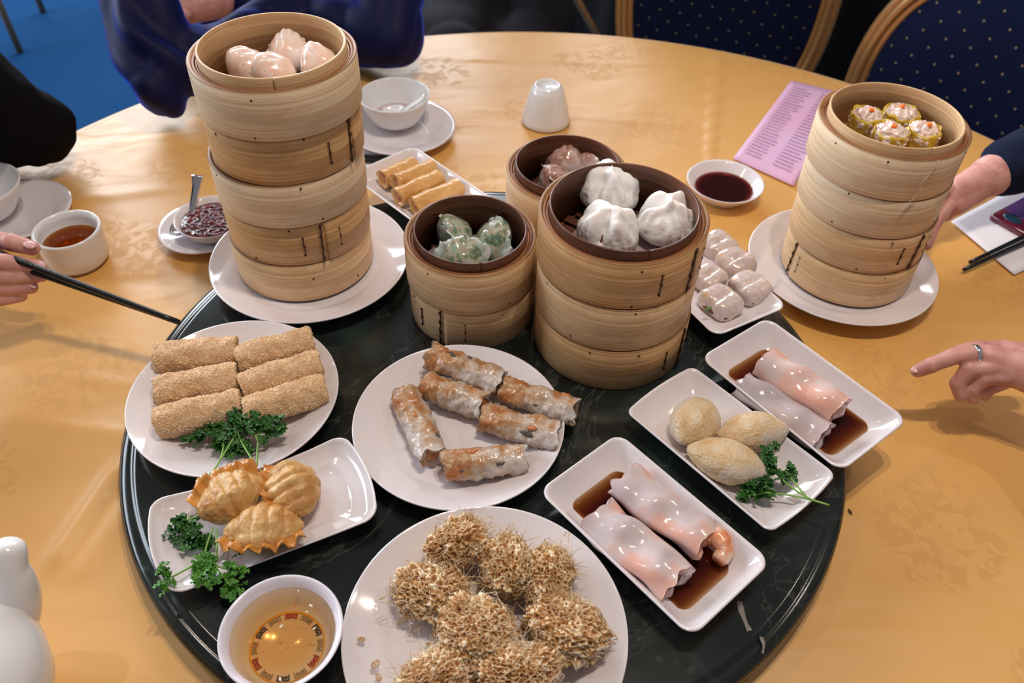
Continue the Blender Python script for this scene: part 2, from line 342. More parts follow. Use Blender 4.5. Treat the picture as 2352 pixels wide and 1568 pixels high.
liquid_mat('soy', (.20, .050, .008)); liquid_mat('fishsauce', (.95, .76, .46)); liquid_mat('tea', (.62, .30, .055)); liquid_mat('soydeep', (.24, .030, .022)); liquid_mat('whitesoup', (.9, .8, .85))
def depth_attr(o, fn):
    a = o.data.attributes.new('depth', 'FLOAT', 'POINT')
    for i, v in enumerate(o.data.vertices): a.data[i].value = fn(v.co)
def disc_liquid(name, label, cat, r, x, y, z, mat, dfn, group=None):
    vs, fs = [(0, 0, 0)], []; n, s = 16, 96
    for i in range(1, n + 1):
        for k in range(s): a = 2 * PI * k / s; vs.append((r * i / n * math.cos(a), r * i / n * math.sin(a), 0))
    for k in range(s): fs.append((0, 1 + k, 1 + (k + 1) % s))
    for i in range(n - 1):
        for k in range(s): q = 1 + i * s; fs.append((q + k, q + s + k, q + s + (k + 1) % s, q + (k + 1) % s))
    o = mesh_obj(name, vs, fs, mat, loc=(x, y, z)); depth_attr(o, lambda c: dfn(math.hypot(c.x, c.y) / r)); return tag(o, label, cat, group, 'stuff')
def pool(label, x, y, rot, a, b_, z):
    ls_ = []
    for k in range(10):
        t_ = k / 9; ls_.append([(px, py, 0) for px, py in rrect(a * (1 - .75 * t_) + 0, max(.004, b_ - a * .75 * t_ * .55), .012 * (1 - .6 * t_))])
    vs, fs = [], []; n = len(ls_[0])
    for l in ls_: vs += l
    for i in range(9):
        for k in range(n): fs.append((i * n + k, i * n + (k + 1) % n, (i + 1) * n + (k + 1) % n, (i + 1) * n + k))
    fs.append(tuple(9 * n + k for k in range(n))); o = mesh_obj('soy_sauce', vs, fs, 'soy', loc=(x, y, z), rot=(0, 0, rot))
    def d(c):
        e = max(abs(c.x) / a, abs(c.y) / b_); return .12 + 1.0 * min(1, max(0, (1 - e) * 3.0)) ** .8
    depth_attr(o, d); return tag(o, label, 'sauce', 'pools of soy sauce', 'stuff')
pool('brown soy sauce pooled round the prawn rice rolls', .1294, .4073, R(-48), .071, .034, ZT + .0108)
pool('brown soy sauce in the dish that overhangs the turntable', .3015, .5782, R(-52), .071, .034, ZT + .0108)

# printed dipping bowl
bx, by = -.1758, .2955
bp = [(0, .003), (.026, .003), (.027, 0), (.030, 0), (.031, .004), (.038, .014), (.0445, .029), (.0480, .0345), (.0487, .0358), (.0480, .0362), (.046, .0355), (.0425, .031), (.036, .013), (.030, .0065), (0, .0055)]
bw = bowl('dipping_bowl', 'shallow white bowl of clear dipping sauce with a printed key border', 'bowl', bp, bx, by, ZT, 'melamine')
for nm, cc in (('print_yellow', (.80, .42, .02)), ('print_red', (.40, .035, .04)), ('print_blue', (.055, .055, .16)), ('print_grey', (.36, .30, .30))): M[nm] = flat(nm, cc, .3)
mesh_obj('printed_ring', *lathe([(.0290, .0068), (.0302, .0075)], 96), 'print_yellow', bw)
def key(a0, flip):
    """one squared spiral of the key border, in (angle, radius) steps"""
    g = [(0, 0), (0, 5), (4.2, 5), (4.2, 1.4), (1.7, 1.4), (1.7, 3.3), (3, 3.3)]; q = []
    for u, v in g:
        u = 4.6 - u if flip else u; a = a0 + R(u * 2.0); r_ = .0236 + v * .00092; q.append(Vector((r_ * math.cos(a), r_ * math.sin(a), 0)))
    out = []
    for i in range(len(q) - 1): out.append(ribbon([q[i], q[i].lerp(q[i + 1], .5), q[i + 1]], .00060, .0068))
    return out
for k in range(12):
    a = R(k * 30 - 95); parts = key(a, False) + key(a + R(10.5), True)
    mesh_obj('printed_key', *join(*parts), ('print_blue', 'print_grey', 'print_red', 'print_red')[k % 4] if k % 4 != 3 else 'print_grey', bw)
disc_liquid('dipping_sauce', 'clear amber dipping sauce with chilli flecks in the printed bowl', 'sauce', .0424, bx, by, ZT + .0285, 'fishsauce', lambda e: .25 + 1.2 * min(1, (1 - e) * 2.2))
M['chilli'] = flat('chilli', (.65, .05, .01), .4); M['garlic'] = flat('garlic', (.82, .66, .50), .4)
for k in range(16):
    a = random.random() * 6.28; r_ = .034 * random.random() ** .6; s_ = random.uniform(.0004, .0008)
    tag(mesh_obj('chilli_fleck', *xf(ico(1), sc_=(s_, s_ * 1.3, .0003)), 'chilli', loc=(bx + r_ * math.cos(a), by + r_ * math.sin(a), ZT + .0285)), 'tiny red chilli fleck floating in the amber dipping sauce', 'chilli fleck', 'chilli flecks in the dipping sauce')
for px, py, s_ in ((700, 1400, .002), (694, 1412, .0014), (645, 1440, .0018), (665, 1372, .0015), (717, 1442, .0016), (668, 1532, .0018)):
    q = at(700,1400,.065); 
    tag(mesh_obj('garlic_bit', *xf(ico(2), sc_=(s_, s_ * .55, .0006)), 'garlic', loc=(bx + (px - 652) * .00037, by - (py - 1455) * .00046, ZT + .0285), rot=(0, 0, px)), 'small pale chopped garlic bit floating in the amber dipping sauce', 'garlic', 'garlic bits in the dipping sauce')

# soy dip dish, red chilli saucer, cups, bowls, teapot
bowl('sauce_dish', 'small round white dish of dark soy sauce by the pink menu', 'dish', [(0, .003), (.028, .003), (.030, 0), (.033, 0), (.034, .004), (.047, .014), (.0545, .0235), (.0552, .025), (.0545, .0256), (.051, .0235), (.042, .011), (.034, .0065), (0, .0055)], .3008, 1.012, .0005)
disc_liquid('dark_soy_sauce', 'dark soy sauce filling the small round dish', 'sauce', .0415, .3008, 1.012, .0135, 'soydeep', lambda e: .25 + 1.0 * min(1, (1 - e) * 5))
sx, sy = -.418, .884
bowl('saucer', 'small white saucer under the red chilli dish', 'saucer', [(0, .003), (.028, .003), (.030, 0), (.033, 0), (.035, .004), (.056, .011), (.0600, .0135), (.0595, .0148), (.055, .013), (.036, .007), (0, .006)], sx, sy, .0005, group='white saucers')
bowl('chilli_dish', 'small white dish of glossy dark red chilli sauce', 'dish', [(0, .003), (.024, .003), (.025, 0), (.028, 0), (.030, .004), (.041, .014), (.0465, .0245), (.0475, .0262), (.0465, .0268), (.044, .0245), (.036, .011), (.028, .0065), (0, .0055)], sx + .014, sy - .004, .0075)
M['chilli_oil'] = blotchy('chilli_oil', [(.35, (.025, .004, .004)), (.6, (.16, .012, .008))], 90, .22, coat=.15)
vs, fs = [(0, 0, .002)], []
for i in range(1, 41):
    for k in range(96):
        a = 2 * PI * k / 96; r_ = .0395 * i / 40; x, y = r_ * math.cos(a), r_ * math.sin(a); e = min(1, (40 - i) / 6)
        vs.append((x, y, e * (.0020 * max(0, .2 + 1.6 * noise.noise(Vector((x * 190, y * 190, 3)))) + .0006)))
for k in range(96): fs.append((0, 1 + k, 1 + (k + 1) % 96))
for i in range(39):
    for k in range(96): q = 1 + i * 96; fs.append((q + k, q + 96 + k, q + 96 + (k + 1) % 96, q + (k + 1) % 96))
tag(mesh_obj('chilli_sauce', vs, fs, 'chilli_oil', loc=(sx + .014, sy - .004, .0275)), 'lumpy dark red chilli oil in the small white dish', 'sauce', kind='stuff')
def spoon(name, label, pts, r0, wb, mat, group=None):
    t = thing(name, label, 'spoon', pts[0], 0, group); o = Vector(pts[0])
    d = (Vector(pts[1]) - o).normalized(); ang = math.atan2(d.y, d.x); pit = math.asin(d.z)
    vs, fs = [], []; n, s = 8, 28
    for side in (0, 1):
        for i in range(n + 1):
            for k in range(s):
                a = 2 * PI * k / s; q = i / n; rx = wb * 1.45; vs.append((rx * q * math.cos(a), wb * q * math.sin(a) * (1 - .12 * math.cos(a)), .008 * (q ** 2.2 - 1) + (.0008 if side else 0)))
    N = (n + 1) * s
    for side in (0, 1):
        for i in range(n):
            for k in range(s): q = side * N + i * s; f_ = (q + k, q + s + k, q + s + (k + 1) % s, q + (k + 1) % s); fs.append(f_ if side else f_[::-1])
    for k in range(s): q = n * s; fs.append((q + k, q + (k + 1) % s, N + q + (k + 1) % s, N + q + k))
    mesh_obj('spoon_bowl', vs, fs, mat, t, rot=(0, -pit * .3, ang), loc=(0, 0, .009))
    hp = smooth([o + Vector((math.cos(ang) * wb * 1.35, math.sin(ang) * wb * 1.35, .009))] + [Vector(q) for q in pts[1:]], 5); n2 = len(hp)
    mesh_obj('spoon_handle', *tube([q - o for q in hp], [r0 * (.8 + 1.1 * (i / n2) ** 2) for i in range(n2)], 10, ell=(1.5, .35)), mat, t)
spoon('metal_spoon', 'shiny metal spoon standing up against the red chilli dish', [at(420,530,.012), at(442,470,.034), at(450,430,.050), at(453,402,.062)], .0036, .0125, 'steel')
bowl('saucer', 'white saucer under the soup bowl in the far left of the table', 'saucer', [(0, .003), (.040, .003), (.042, 0), (.045, 0), (.047, .004), (.078, .011), (.0850, .0150), (.0845, .0165), (.079, .015), (.058, .010), (.050, .0065), (0, .006)], -.184, 1.152, .0005, group='white saucers')
bowl('soup_bowl', 'white footed soup bowl standing on a saucer with a spoon in it', 'bowl', cupprof(.0555, .026, .052, .003, .85, 1.9), -.1945, 1.172, .0065, 'porcelain_cool')
disc_liquid('pale_soup', 'shallow pale broth in the soup bowl', 'drink', .040, -.1945, 1.172, .0235, 'whitesoup', lambda e: 1)
spoon('soup_spoon', 'white china spoon leaning on the rim of the soup bowl', [at(905,262,.030), at(935,248,.042), at(975,222,.062)], .0050, .012, 'porcelain_cool')
bowl('tea_cup', 'white tea cup turned upside down on the bare cloth', 'cup', [(r_, .063 - z) for r_, z in cupprof(.0400, .0235, .0625, .003, .85, 1.25)], .0438, 1.2080, .0005, 'porcelain_cool', 'white tea cups')
bowl('tea_cup', 'thick white tea cup half full of brown tea', 'cup', [(0, .004), (.030, .004), (.031, 0), (.034, 0), (.038, .006), (.0395, .02), (.0405, .045), (.041, .0485), (.0395, .0500), (.0365, .0485), (.0355, .04), (.034, .012), (.028, .008), (0, .008)], -.5665, .8235, .0005, 'porcelain_cool', 'white tea cups')
disc_liquid('brown_tea', 'brown tea in the thick white cup', 'drink', .0348, -.5665, .8235, .030, 'tea', lambda e: .5 + 1.0 * min(1, (1 - e) * 4))
bowl('saucer', 'white saucer half hidden behind the cup of tea', 'saucer', [(0, .003), (.035, .003), (.037, 0), (.040, 0), (.042, .004), (.066, .010), (.0720, .0140), (.0715, .0155), (.066, .014), (.050, .009), (.044, .0065), (0, .006)], -.682, .907, .0005, group='white saucers')
bowl('rice_bowl', 'white bowl cut off by the frame beside the cup of tea', 'bowl', cupprof(.0560, .026, .052, .003, .85, 1.8), -.716, .900, .0065, 'porcelain_cool')
# ------------------------------------------------------------------ teapot
t = thing('teapot', 'glossy white china teapot cut off by the lower left corner', 'teapot', (-.420, .240, .0005))
mesh_obj('body', *lathe([(0, .004), (.040, .004), (.041, 0), (.045, 0), (.047, .004), (.062, .020), (.073, .045), (.0765, .068), (.073, .088), (.062, .103), (.048, .111), (.0445, .1125), (.043, .1115), (.043, .107), (.055, .098), (.068, .07), (.05, .02), (0, .010)], 96), 'porcelain_cool', t)
mesh_obj('lid', *lathe([(0, .109), (.0405, .109), (.0425, .1125), (.0415, .1145), (.030, .1205), (.012, .124), (.006, .126), (.006, .130), (.011, .135), (.0125, .140), (.009, .145), (0, .147)], 64), 'porcelain_cool', t)
sp = smooth([(.014, .046, .048), (.024, .062, .062), (.031, .070, .080), (.0335, .075, .096), (.0325, .080, .110), (.034, .088, .122), (.0345, .093, .130)], 6)
nsp = len(sp); mesh_obj('spout', *tube(sp, [(.0225 + (.0130 - .0225) * min(1, (i / nsp) * 1.2) ** .8) * math.sqrt(max(.0, 1 - max(0, (i / nsp - .80) / .20) ** 2)) + .0008 for i in range(nsp)], 28), 'porcelain_cool', t)
mesh_obj('handle', *tube(smooth([(-.03, -.062, .095), (-.05, -.10, .098), (-.06, -.118, .07), (-.05, -.10, .04), (-.03, -.066, .035)], 6), .0065, 12), 'porcelain_cool', t)

# ------------------------------------------------------------------ bamboo steamers
def band(Ro, Ri, z0, z1, seam=0.0, step=.0012, seg=120, bev=.0008):
    vs, fs = [], []
    prof = [(Ri, z0), (Ro - bev, z0), (Ro, z0 + bev), (Ro + .0002, (z0 + z1) / 2), (Ro, z1 - bev), (Ro - bev, z1), (Ri + bev * .5, z1), (Ri, z1 - bev)]
    n = len(prof)
    for i in range(seg + 1):
        a = seam + 2 * PI * i / seg; k = step * (1 - i / seg)
        for r_, z in prof: q = r_ + (k if r_ > (Ro + Ri) / 2 else 0); vs.append((q * math.cos(a), q * math.sin(a), z))
    for i in range(seg):
        for k in range(n): fs.append((i * n + k, (i + 1) * n + k, (i + 1) * n + (k + 1) % n, i * n + (k + 1) % n))
    fs.append(tuple(range(n))); fs.append(tuple(seg * n + k for k in range(n))[::-1]); return vs, fs
def edged(o, n=8, ks=(0, 1, 4, 5, 6)):      # the cut edges of a bamboo strip are darker than its face
    o.data.materials.append(M['bam_edge'])
    for p in o.data.polygons:
        if p.index % n in ks and p.index < len(o.data.polygons) - 2: p.material_index = 1
def steamer(label, group, x, y, z, Ro, h, outer, inner, rim, seams=(), marks=(), top=False, pegs=(), rot=0.0, seam=None):
    """seams/marks: angle in degrees to the right of the front, for long and short stitches"""
    t = thing('bamboo_steamer', label, 'steamer', (x, y, z), 0, group); fa = lambda d: R(-90 + d); clr = Ro - .0098
    sa = fa(seams[0] + 4) if seams else R(70 + rot * .3)
    edged(mesh_obj('outer_band', *band(Ro, Ro - .0032, 0, h, sa), outer, t))
    mesh_obj('rim_coil', *join(band(Ro - .0037, Ro - .0064, .002, h - .0016, sa + 1, .0003), band(Ro - .0069, Ro - .0094, .002, h - .0030, sa + 2, .0003)), rim, t)
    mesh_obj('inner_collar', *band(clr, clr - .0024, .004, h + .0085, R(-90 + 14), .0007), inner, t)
    sc2 = (Ro / .083)
    for q in seams:
        a = fa(q); pts, rr = [], []
        for i in range(15):
            u = i / 14; aa = a + .012 * math.sin(i * 1.9 + q) + .035 * (u - .5); r_ = Ro + .0013; pts.append((r_ * math.cos(aa), r_ * math.sin(aa), .0015 + (h - .003) * u)); rr.append(.0009 + (.0009 if i in (1, 5, 9, 13) else 0))
        mesh_obj('stitching', *tube(pts, rr, 6), 'lash', t)
    for q in marks:
        a = fa(q); pts, rr = [], []
        for i in range(11):
            u = i / 10; aa = a + .006 * math.sin(i * 2.1 + q); r_ = Ro + .0009; pts.append((r_ * math.cos(aa), r_ * math.sin(aa), h * (.26 + .46 * u))); rr.append(.0006 + (.0011 if i in (0, 5, 10) else 0))
        mesh_obj('stitching', *tube(pts, rr, 6), 'lash', t)
    for q, u in pegs:
        a = fa(q); r_ = Ro + .0006; mesh_obj('peg', *xf(ico(1), sc_=(.0015, .0008, .0016)), 'lash', t, loc=(r_ * math.cos(a), r_ * math.sin(a), h * u), rot=(0, 0, a + PI / 2))
    if top:
        for k in range(10):
            u = (k - 4.5) * .0155 * sc2; L = 2 * math.sqrt(max(0, (clr - .003) ** 2 - (abs(u) + .005) ** 2))
            if L > .02: mesh_obj('slat', *box(0, u, .010, L, .0105 * sc2, .003, .0008), inner, t, rot=(0, 0, R(rot + 25)))
        mesh_obj('cross_bar', *box(0, 0, .0065, 2 * clr - .008, .008, .0035), inner, t, rot=(0, 0, R(rot + 115)))
    return t
GL = 'steamers in the tallest stack'; h = .0532
LS = [(673, 697), (659, 617), (645, 530), (628, 433), (612, 337)]
names = ['pale steamer at the bottom of the tallest stack, on the plate', 'stitched tan steamer second from the bottom of the tallest stack', 'pale unstitched steamer in the middle of the tallest stack', 'stitched tan steamer just under the top one of the tallest stack', 'top steamer of the tallest stack, holding pink prawn dumplings']
offs = [(.000, 0), (.0012, 0), (.0018, .0005), (.0052, .0008), (.0068, .0012)]
for i in range(5):
    steamer(names[i], GL, -.257 + offs[i][0], .789 + offs[i][1], ZT + .0092 + h * i, (.0815, .0812, .0828, .0812, .0835)[i], h - .0003, ('bam_mid', 'bam_tan', 'bam_pale', 'bam_tan', 'bam_pale')[i], 'bam_collar', 'bam_rim',
            seams=((), (31,), (), (67,), ())[i], marks=((), (17, 47), (), (46,), ())[i], top=i == 4, pegs=(((20, .6), (60, .15)), ((-25, .08), (8, .92), (62, .8)), ((-48, .9), (22, .92), (34, .08)), ((-40, .9), (28, .95)), ((-58, .85), (-2, .84), (-5, .07)))[i], rot=i * 40)
GC = 'steamers in the three-tier stack'; h = .0565
names = ['unlidded-stack base steamer under the bun steamers, standing on the marble', 'pale middle steamer of the three-tier bun stack', 'top steamer of the three-tier stack, dark inside, holding white buns']
for i in range(3):
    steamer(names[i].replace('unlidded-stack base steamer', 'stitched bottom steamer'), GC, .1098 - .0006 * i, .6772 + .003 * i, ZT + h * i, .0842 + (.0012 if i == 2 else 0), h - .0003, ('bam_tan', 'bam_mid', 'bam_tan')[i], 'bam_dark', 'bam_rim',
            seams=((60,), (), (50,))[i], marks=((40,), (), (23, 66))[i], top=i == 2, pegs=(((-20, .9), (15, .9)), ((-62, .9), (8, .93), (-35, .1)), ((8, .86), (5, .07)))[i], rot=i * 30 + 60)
GS = 'steamers in the low front stack'; h = .0545
for i in range(2):
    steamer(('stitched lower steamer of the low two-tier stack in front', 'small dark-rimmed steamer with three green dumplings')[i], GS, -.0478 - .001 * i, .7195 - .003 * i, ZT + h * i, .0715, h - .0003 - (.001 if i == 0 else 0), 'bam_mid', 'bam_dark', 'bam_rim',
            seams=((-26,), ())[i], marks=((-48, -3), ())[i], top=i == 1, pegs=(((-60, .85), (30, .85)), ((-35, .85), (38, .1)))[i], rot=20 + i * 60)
GB = 'steamers in the rear low stack'
for i in range(2):
    steamer(('lower steamer of the rear two-tier stack, mostly hidden by the buns', 'dark-rimmed steamer of brown dumplings behind the bun stack')[i], GB, .060, .850, ZT + h * i, .0725, h - .0003, 'bam_pale', 'bam_dark', 'bam_rim', top=i == 1, pegs=((), ((-15, .85),))[i], rot=10)
GR = 'steamers in the four-tier stack'; h = .0528
names = ['bottom steamer of the four-tier stack by the right hands', 'stitched steamer second from the bottom of the four-tier stack', 'plain pale steamer just under the top of the four-tier stack', 'top steamer of the four-tier stack, filled with yellow open dumplings']
for i in range(4):
    steamer(names[i], GR, .4335 - .0022 * i, .8475 + .001 * i, .0098 + h * i, (.0812, .0815, .0820, .0832)[i], h - .0003, ('bam_mid', 'bam_mid', 'bam_pale', 'bam_pale')[i], 'bam_collar', 'bam_rim',
            seams=((-76,), (34,), (), ())[i], marks=((-66,), (18, 50), (), ())[i], top=i == 3, pegs=(((10, .9),), ((5, .9), (-15, .1)), ((-40, .92), (-45, .1), (50, .1)), ((-20, .9), (-62, .85), (50, .9)))[i], rot=i * 35)

# ------------------------------------------------------------------ papers under the dumplings
def paper_disc(label, x, y, z, r_, group='steamer liners'):
    vs, fs = lathe([(0, 0), (r_ * .5, .0003), (r_, .0006 ), (r_, .0010), (r_ * .5, .0007), (0, .0004)], 64, wob=lambda a, z_: .03 * math.sin(a * 7))
    tag(mesh_obj('liner_paper', vs, fs, 'liner', loc=(x, y, z)), label, 'paper', group)
paper_disc('damp paper liner under the pink prawn dumplings', -.2502, .790, ZT + .0092 + .0532 * 4 + .0122, .058)
paper_disc('damp paper liner under the green dumplings', -.046, .714, ZT + .0545 + .0122, .056)
paper_disc('damp paper liner under the brown dumplings in the rear steamer', .063, .846, ZT + .0545 + .0122, .050)
paper_disc('damp paper liner under the yellow open dumplings', .427, .850, .0098 + .0528 * 3 + .0122, .058)
paper_disc('damp paper liner under the white buns', .115, .685, ZT + .0565 * 2 + .0122, .055)

# ------------------------------------------------------------------ dumplings
M['hargow'] = blotchy('hargow', [(.35, (.86, .60, .49)), (.55, (.90, .75, .68)), (.72, (.92, .87, .87))], 38, .24, sss=.35, ssr=.008, coat=.6)
M['hargow_skin'] = flat('hargow_skin', (.82, .76, .78), .25, sss=.3, ssr=.006)
def crescent(L, W, H, pleats, seed, crest=.35, amp=.0016):
    """half-moon dumpling: flat base, pleated crest leaning back along +y"""
    def fn(p):
        x, y, z = p.x, p.y, p.z
        X = L * x; Y = W * y * (1 - .25 * x * x); Z = H * z if z > 0 else H * z * .55
        k = max(0, z) * max(0, y + .35); ph = math.sin(pleats * x * 3.0 + seed)
        X *= 1 - .06 * k; d = amp * ph * min(1, 2.2 * k); Z += crest * H * k * (1 - x * x) * .9 + d; Y += .25 * W * k - d * .5
        Z -= .12 * H * x * x
        q = Vector((X, Y, Z)); return q + Vector((x, y, z)) * (.0011 * nz(q, 90, seed))
    return lump(fn, 5)
def frill(L, W, H, n, seed, wid=.006, thick=.0007, turns=11, amp=.0018):
    """ruffled thin edge along the seam of a crescent"""
    vs, fs = [], []
    for i in range(n + 1):
        u = -1 + 2 * i / n; cx = L * u * .98; cz = H * (1.02 * math.sqrt(max(0, 1 - u * u)) * 1.05) ; cy = W * .55 * math.sqrt(max(0, 1 - u * u * .9))
        o = Vector((0, .55, .75)).normalized(); o = Vector((u * .55, o.y, o.z)).normalized(); w_ = amp * math.sin(turns * u * 3 + seed)
        base = Vector((cx, cy * .8 + w_ * .3, cz * .72)); tip = base + o * wid * (1 + .35 * noise.noise(Vector((u * 9, seed, 0)))) + Vector((0, w_, 0)) + Vector((w_ * .6, 0, 0))
        for q in (base, base.lerp(tip, .5), tip): vs += [q + Vector((0, thick, 0)), q - Vector((0, thick, 0))]
    for i in range(n):
        a, b_ = i * 6, (i + 1) * 6
        fs += [(a, b_, b_ + 2, a + 2), (a + 2, b_ + 2, b_ + 4, a + 4), (a + 3, b_ + 3, b_ + 1, a + 1), (a + 5, b_ + 5, b_ + 3, a + 3), (a + 4, b_ + 4, b_ + 5, a + 5)]
    return vs, fs
def dumpling(name, label, cat, loc, rz, body, fr_, mat, fmat, group, tilt=(0, 0)):
    t = thing(name, label, cat, loc, 0, group); t.rotation_euler = (tilt[0], tilt[1], rz)
    mesh_obj('filled_body', *body, mat, t); mesh_obj('crimped_edge', *fr_, fmat, t); return t
zz = ZT + .0092 + .0532 * 4 + .0135 + .0095
for (px, py, rz, L, lab) in ((570, 143, 2.3, .0225, 'pink prawn dumpling on the left of the top basket, ragged at its seam'), (664, 115, .25, .0215, 'pink prawn dumpling with a finely pleated top at the back of the basket'), (632, 158, 2.0, .0215, 'pink prawn dumpling nearest the front rim of the top basket'), (736, 143, .9, .0195, 'rounded pink prawn dumpling alone at the right of the top basket')):
    x, y, z = at(px, py, zz + .009)
    dumpling('prawn_dumpling', lab, 'dumpling', (x, y, zz), rz, crescent(L * 1.18, .0215, .0225, 7, px, .45, .0008), frill(L * 1.05, .0195, .0215, 60, px, .0045, turns=8), 'hargow', 'hargow_skin', 'pink prawn dumplings in the tallest stack')
m = blotchy('greend', [(.34, (.06, .12, .06)), (.44, (.20, .30, .20)), (.52, (.52, .46, .34)), (.60, (.34, .50, .46)), (.70, (.66, .74, .72))], 80, .2, detail=4, sss=.2, ssr=.006, coat=.7); M['greend'] = m
M['green_skin'] = blotchy('green_skin', [(.4, (.46, .58, .54)), (.6, (.74, .78, .78))], 60, .28, sss=.3, ssr=.005)
zz = ZT + .0545 + .0135 + .009
for (px, py, rz, lab) in ((1046, 528, 1.95, 'green-flecked translucent dumpling with a pointed tip at the back left'), (1132, 545, -1.2, 'green-flecked translucent dumpling standing on the right of its basket'), (1062, 590, .12, 'green-flecked translucent dumpling with a wavy white crest at the front')):
    x, y, z = at(px, py, zz + .010)
    dumpling('green_dumpling', lab, 'dumpling', (x, y, zz), rz, crescent(.0285, .0200, .0230, 6, px, .6, .0010), frill(.0280, .0195, .0240, 60, px, .0100, turns=5, amp=.0012), 'greend', 'green_skin', 'green dumplings in the low front steamer')
M['brownd'] = blotchy('brownd', [(.38, (.36, .17, .12)), (.52, (.58, .40, .35)), (.66, (.70, .60, .62))], 50, .2, sss=.2, ssr=.006, coat=.7)
zz = ZT + .0545 + .0135 + .009
for (px, py, rz, lab) in ((1300, 366, -.3, 'brown translucent dumpling in the middle of the rear basket'), (1360, 362, -1.0, 'brown translucent dumpling at the right edge of the rear basket'), (1278, 408, 1.9, 'brown translucent dumpling at the front of the rear basket')):
    x, y, z = at(px, py, zz + .010)
    dumpling('brown_dumpling', lab, 'dumpling', (x, y, zz), rz, crescent(.0275, .0200, .0230, 6, px, .35, .0010), frill(.027, .0195, .0230, 60, px, .0065, turns=5), 'brownd', 'hargow_skin', 'brown dumplings in the rear steamer')

# buns
M['bun'] = flat('bun', (.88, .85, .83), .62, sss=.25, ssr=.01); M['bun_fill'] = flat('bun_fill', (.14, .045, .02), .35)
def bun(seed, r_, cracks, flatz=.80):
    def fn(p):
        a = math.atan2(p.y, p.x); up = max(0, p.z + .15); k = 1.0; lift = 0
        for (ac, dep, wd, lo) in cracks:
            d = abs((a - ac + PI) % (2 * PI) - PI) * max(.25, math.sqrt(max(0, 1 - p.z * p.z))); g = math.exp(-(d / wd) ** 2) * min(1, max(0, (p.z - lo) * 2.5)); k -= dep * g
            lift += .15 * math.exp(-((d - wd * 2.0) / (wd * 1.4)) ** 2) * min(1, max(0, p.z - .25) * 2)
        k += lift * .9; k += .030 * math.sin(a * 16 + seed + 1.5 * nz(p, 2, seed)) * math.exp(-((p.z - .35) / .35) ** 2)
        q = Vector((p.x, p.y, p.z * flatz if p.z > 0 else p.z * .55)) * r_ * k
        return q + p * (.0020 * fr(q, 34, seed, 2) + .0006 * fr(q, 130, seed, 3))
    return lump(fn, 6)
zz = ZT + .0565 * 2 + .0135 + .016
for (px, py, r_, cr, rz, lab) in ((1400, 428, .0335, [(.5, .10, .30, .5), (2.5, .16, .20, .0), (-2.2, .16, .16, .1), (-.9, .10, .12, .2)], 0, 'largest steamed white bun at the back, its folds opening from the top'),
                        (1399, 520, .0320, [(1.2, .12, .25, .3), (-2.0, .42, .17, -.2), (-.6, .10, .18, .2), (2.9, .14, .22, .2)], 0, 'steamed white bun at the front rim, cracked open towards the camera'),
                        (1533, 498, .0330, [(.20, .34, .18, -.3), (2.9, .50, .20, -.3), (-1.1, .10, .08, -.5), (1.5, .10, .15, .2)], 0, 'torn steamed white bun on the right with dark filling in its split')):
    x, y, z = at(px, py, zz + .008)
    t = thing('steamed_bun', lab, 'bun', (x, y, zz), rz, 'steamed white buns'); mesh_obj('dough', *bun(px * .01, r_, cr), 'bun', t)
    mesh_obj('filling', *lump(lambda p: Vector((p.x, p.y, p.z * .6)) * r_ * (.70 + .06 * nz(p, 3, px)), 4), 'bun_fill', t)

# open yellow dumplings
M['wrapper'] = blotchy('wrapper', [(.35, (.50, .30, .020)), (.6, (.72, .52, .04)), (.8, (.80, .66, .18))], 70, .35, bumps=.4, bscale=260, bdist=.001, coat=.3)
M['pork'] = blotchy('pork', [(.36, (.50, .40, .38)), (.48, (.80, .56, .46)), (.60, (.84, .74, .68))], 150, .3, coat=.5)
M['roe'] = flat('roe', (.90, .20, .02), .3)
zz = .0098 + .0528 * 3 + .0136
for (px, py, r_, lab) in ((1998, 250, .0175, 'yellow open-topped pork dumpling at the left of its basket'), (2078, 245, .0190, 'yellow open-topped pork dumpling at the back, wide and pale on top'), (2054, 287, .0185, 'yellow open-topped pork dumpling in the centre front of its basket'), (2130, 284, .0175, 'yellow open-topped pork dumpling at the right of its basket')):
    x, y, z = at(px, py, zz + .036)
    t = thing('pork_dumpling', lab, 'dumpling', (x, y, zz), px, 'yellow open pork dumplings')
    H_ = .033; r_ *= 1.10; vs, fs = [], []; seg = 72; pr = [(.80, 0), (.92, .006), (.97, .016), (.95, .026), (.98, H_ - .003), (.93, H_ - .003), (.86, .022)]
    for i in range(seg):
        a = 2 * PI * i / seg; rf = 1 + .045 * math.sin(a * 9 + px) + .03 * math.sin(a * 4 + px * 2); up = .0015 * math.sin(a * 4 + px) + .0009 * math.sin(a * 9 + 1)
        for q, z_ in pr: vs.append((r_ * q * rf * math.cos(a), r_ * q * rf * math.sin(a), z_ + (up if z_ > .02 else 0)))
    for i in range(seg):
        for k in range(len(pr) - 1): j = (i + 1) % seg; n_ = len(pr); fs.append((i * n_ + k, j * n_ + k, j * n_ + k + 1, i * n_ + k + 1))
    fs.append(tuple(i * len(pr) for i in range(seg))[::-1]); mesh_obj('wrapper', vs, fs, 'wrapper', t)
    mesh_obj('pork_filling', *lump(lambda p: Vector((p.x * r_ * .965, p.y * r_ * .965, .0215 + (p.z * .0145 if p.z > 0 else p.z * .018))) + p * (.0030 * fr(p, 3.2, px, 4)), 5), 'pork', t)
    mesh_obj('roe_dot', *xf(box(0, 0, 0, .0066, .0060, .0036, .0014), (.001, -.003, .0365)), 'roe', t)
